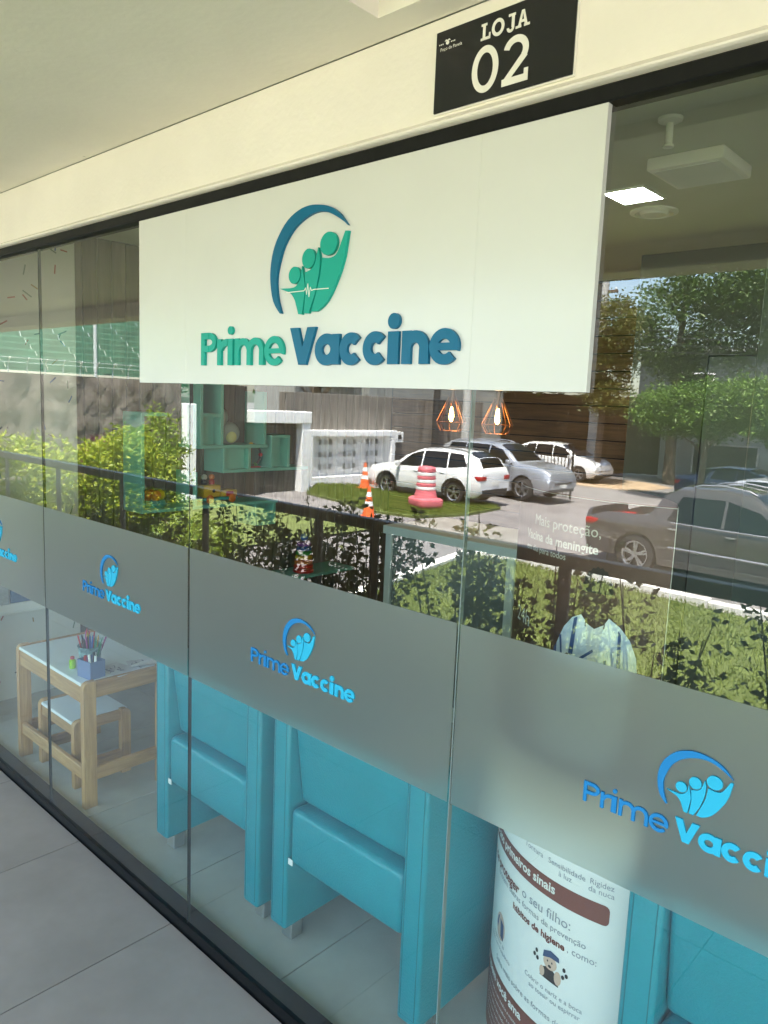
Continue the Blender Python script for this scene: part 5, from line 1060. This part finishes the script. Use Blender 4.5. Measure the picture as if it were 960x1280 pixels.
building('low grey rendered building with dark garage doors behind the parked sedans', (-8.6, -33.5, gz(-9)), 0, 11.8, 9, 3.3, M['greywall'], [(-4.3, -1.6, 0, 1.9, 'g'), (.4, 3.6, 0, 2.3, 'g'), (4.2, 5.4, 1.0, 2.2, 'w')])
building('slate clad upper block rising behind the low grey building', (-16.4, -42.6, gz(-16)), 0, 7.0, 6, 6.5, M['slate'], [(-1.2, .8, 3.9, 5.3, 'w')])
building('tall white block building at the far right of the street', (-9.0, -43.5, gz(-9)), 0, 7.4, 8, 7.0, M['whitebrick'], [(-2.8, -1.4, 5.2, 6.6, 'w'), (0, 1.4, 5.2, 6.6, 'w')])
building('plain house with dark upper windows behind the concrete wall', (-27, -24, gz(-24)), R(90), 9, 7, 4.6, M['greywall'], [(-3, -1.6, 3.0, 4.0, 'w'), (.5, 1.9, 3.0, 4.0, 'w')])
def tree(label, base, h, blobs, n, per, size, mat, tr_=.18, spread=.28):
    return bush('street_tree', label, base, blobs, n, per, size, mat, spread, 'street trees', tr_)
tree('tall spreading dark green tree with sky showing through its crown', (-13.2, -31.6, gz(-13)), 8, [(0, 0, 7.0, 2.6, 2.2, 2.1), (-2.2, 0, 6.0, 1.7, 1.6, 1.5), (2.4, .4, 6.6, 1.8, 1.6, 1.8), (1.2, .5, 8.4, 2.0, 1.6, 1.4), (.2, .4, 5.2, 1.2, 1.1, .9)], 560, 34, .20, 'leaf_tree', .22, .32)
tree('second tall tree spreading above the white building', (-8.6, -30.6, gz(-9)), 8, [(0, 0, 7.4, 2.3, 1.8, 1.6), (1.8, .2, 6.6, 1.6, 1.5, 1.5), (-1.2, .2, 8.4, 1.8, 1.6, 1.2), (2.6, 0, 8.4, 1.8, 1.5, 1.2)], 480, 34, .20, 'leaf_tree', .2, .30)
tree('low bright green rounded tree before the garage doors', (-9.9, -26.2, gz(-10)), 4, [(0, 0, 3.3, 1.5, 1.2, 1.05), (-1.5, 0, 3.2, 1.1, 1.0, .9), (1.0, .1, 3.5, 1.2, 1.0, .95)], 560, 34, .15, 'leaf_hedge', .12, .20)
tree('low bright green rounded tree beside the navy sedan', (-7.3, -25.9, gz(-7)), 4, [(0, 0, 3.4, 1.5, 1.2, 1.05), (1.5, 0, 3.3, 1.2, 1.0, .9), (-.8, .1, 3.7, 1.0, .9, .8)], 560, 34, .15, 'leaf_hedge', .12, .20)
tree('olive and rust coloured tree leaning over the dark plank backdrop', (-14.8, -27.9, gz(-15)), 7, [(0, 0, 5.0, 1.2, 1.0, 1.5), (.3, .2, 6.4, 1.3, 1.1, 1.1), (.4, .2, 3.6, .9, .8, .7)], 330, 30, .16, 'leaf_olive', .14, .24)
tree('broad tree shading the silver SUV from behind the dark plank backdrop', (-20.5, -30.5, gz(-20)), 8, [(0, 0, 5.2, 3.0, 2.4, 1.8), (2.5, 0, 5.8, 2.2, 2.0, 1.6), (-2.6, 0, 5.4, 2.2, 2, 1.5), (1.2, 1.0, 4.4, 2.0, 1.6, 1.0)], 520, 34, .22, 'leaf_tree', .22, .34)
tree('green tree rising behind the stone wall beside the gate portal', (-21.5, -13.5, gz(-21)), 6, [(0, 0, 4.6, 1.8, 1.8, 1.5), (.8, 1.2, 3.8, 1.2, 1.2, 1.0)], 300, 32, .18, 'leaf_mid', .16, .28)
tree('dark green tree behind the concrete wall', (-22.0, -18.8, gz(-22)), 7, [(0, 0, 4.9, 2.0, 2.2, 1.5), (0, -2, 4.6, 1.6, 1.6, 1.2)], 330, 32, .18, 'leaf_tree', .18, .3)
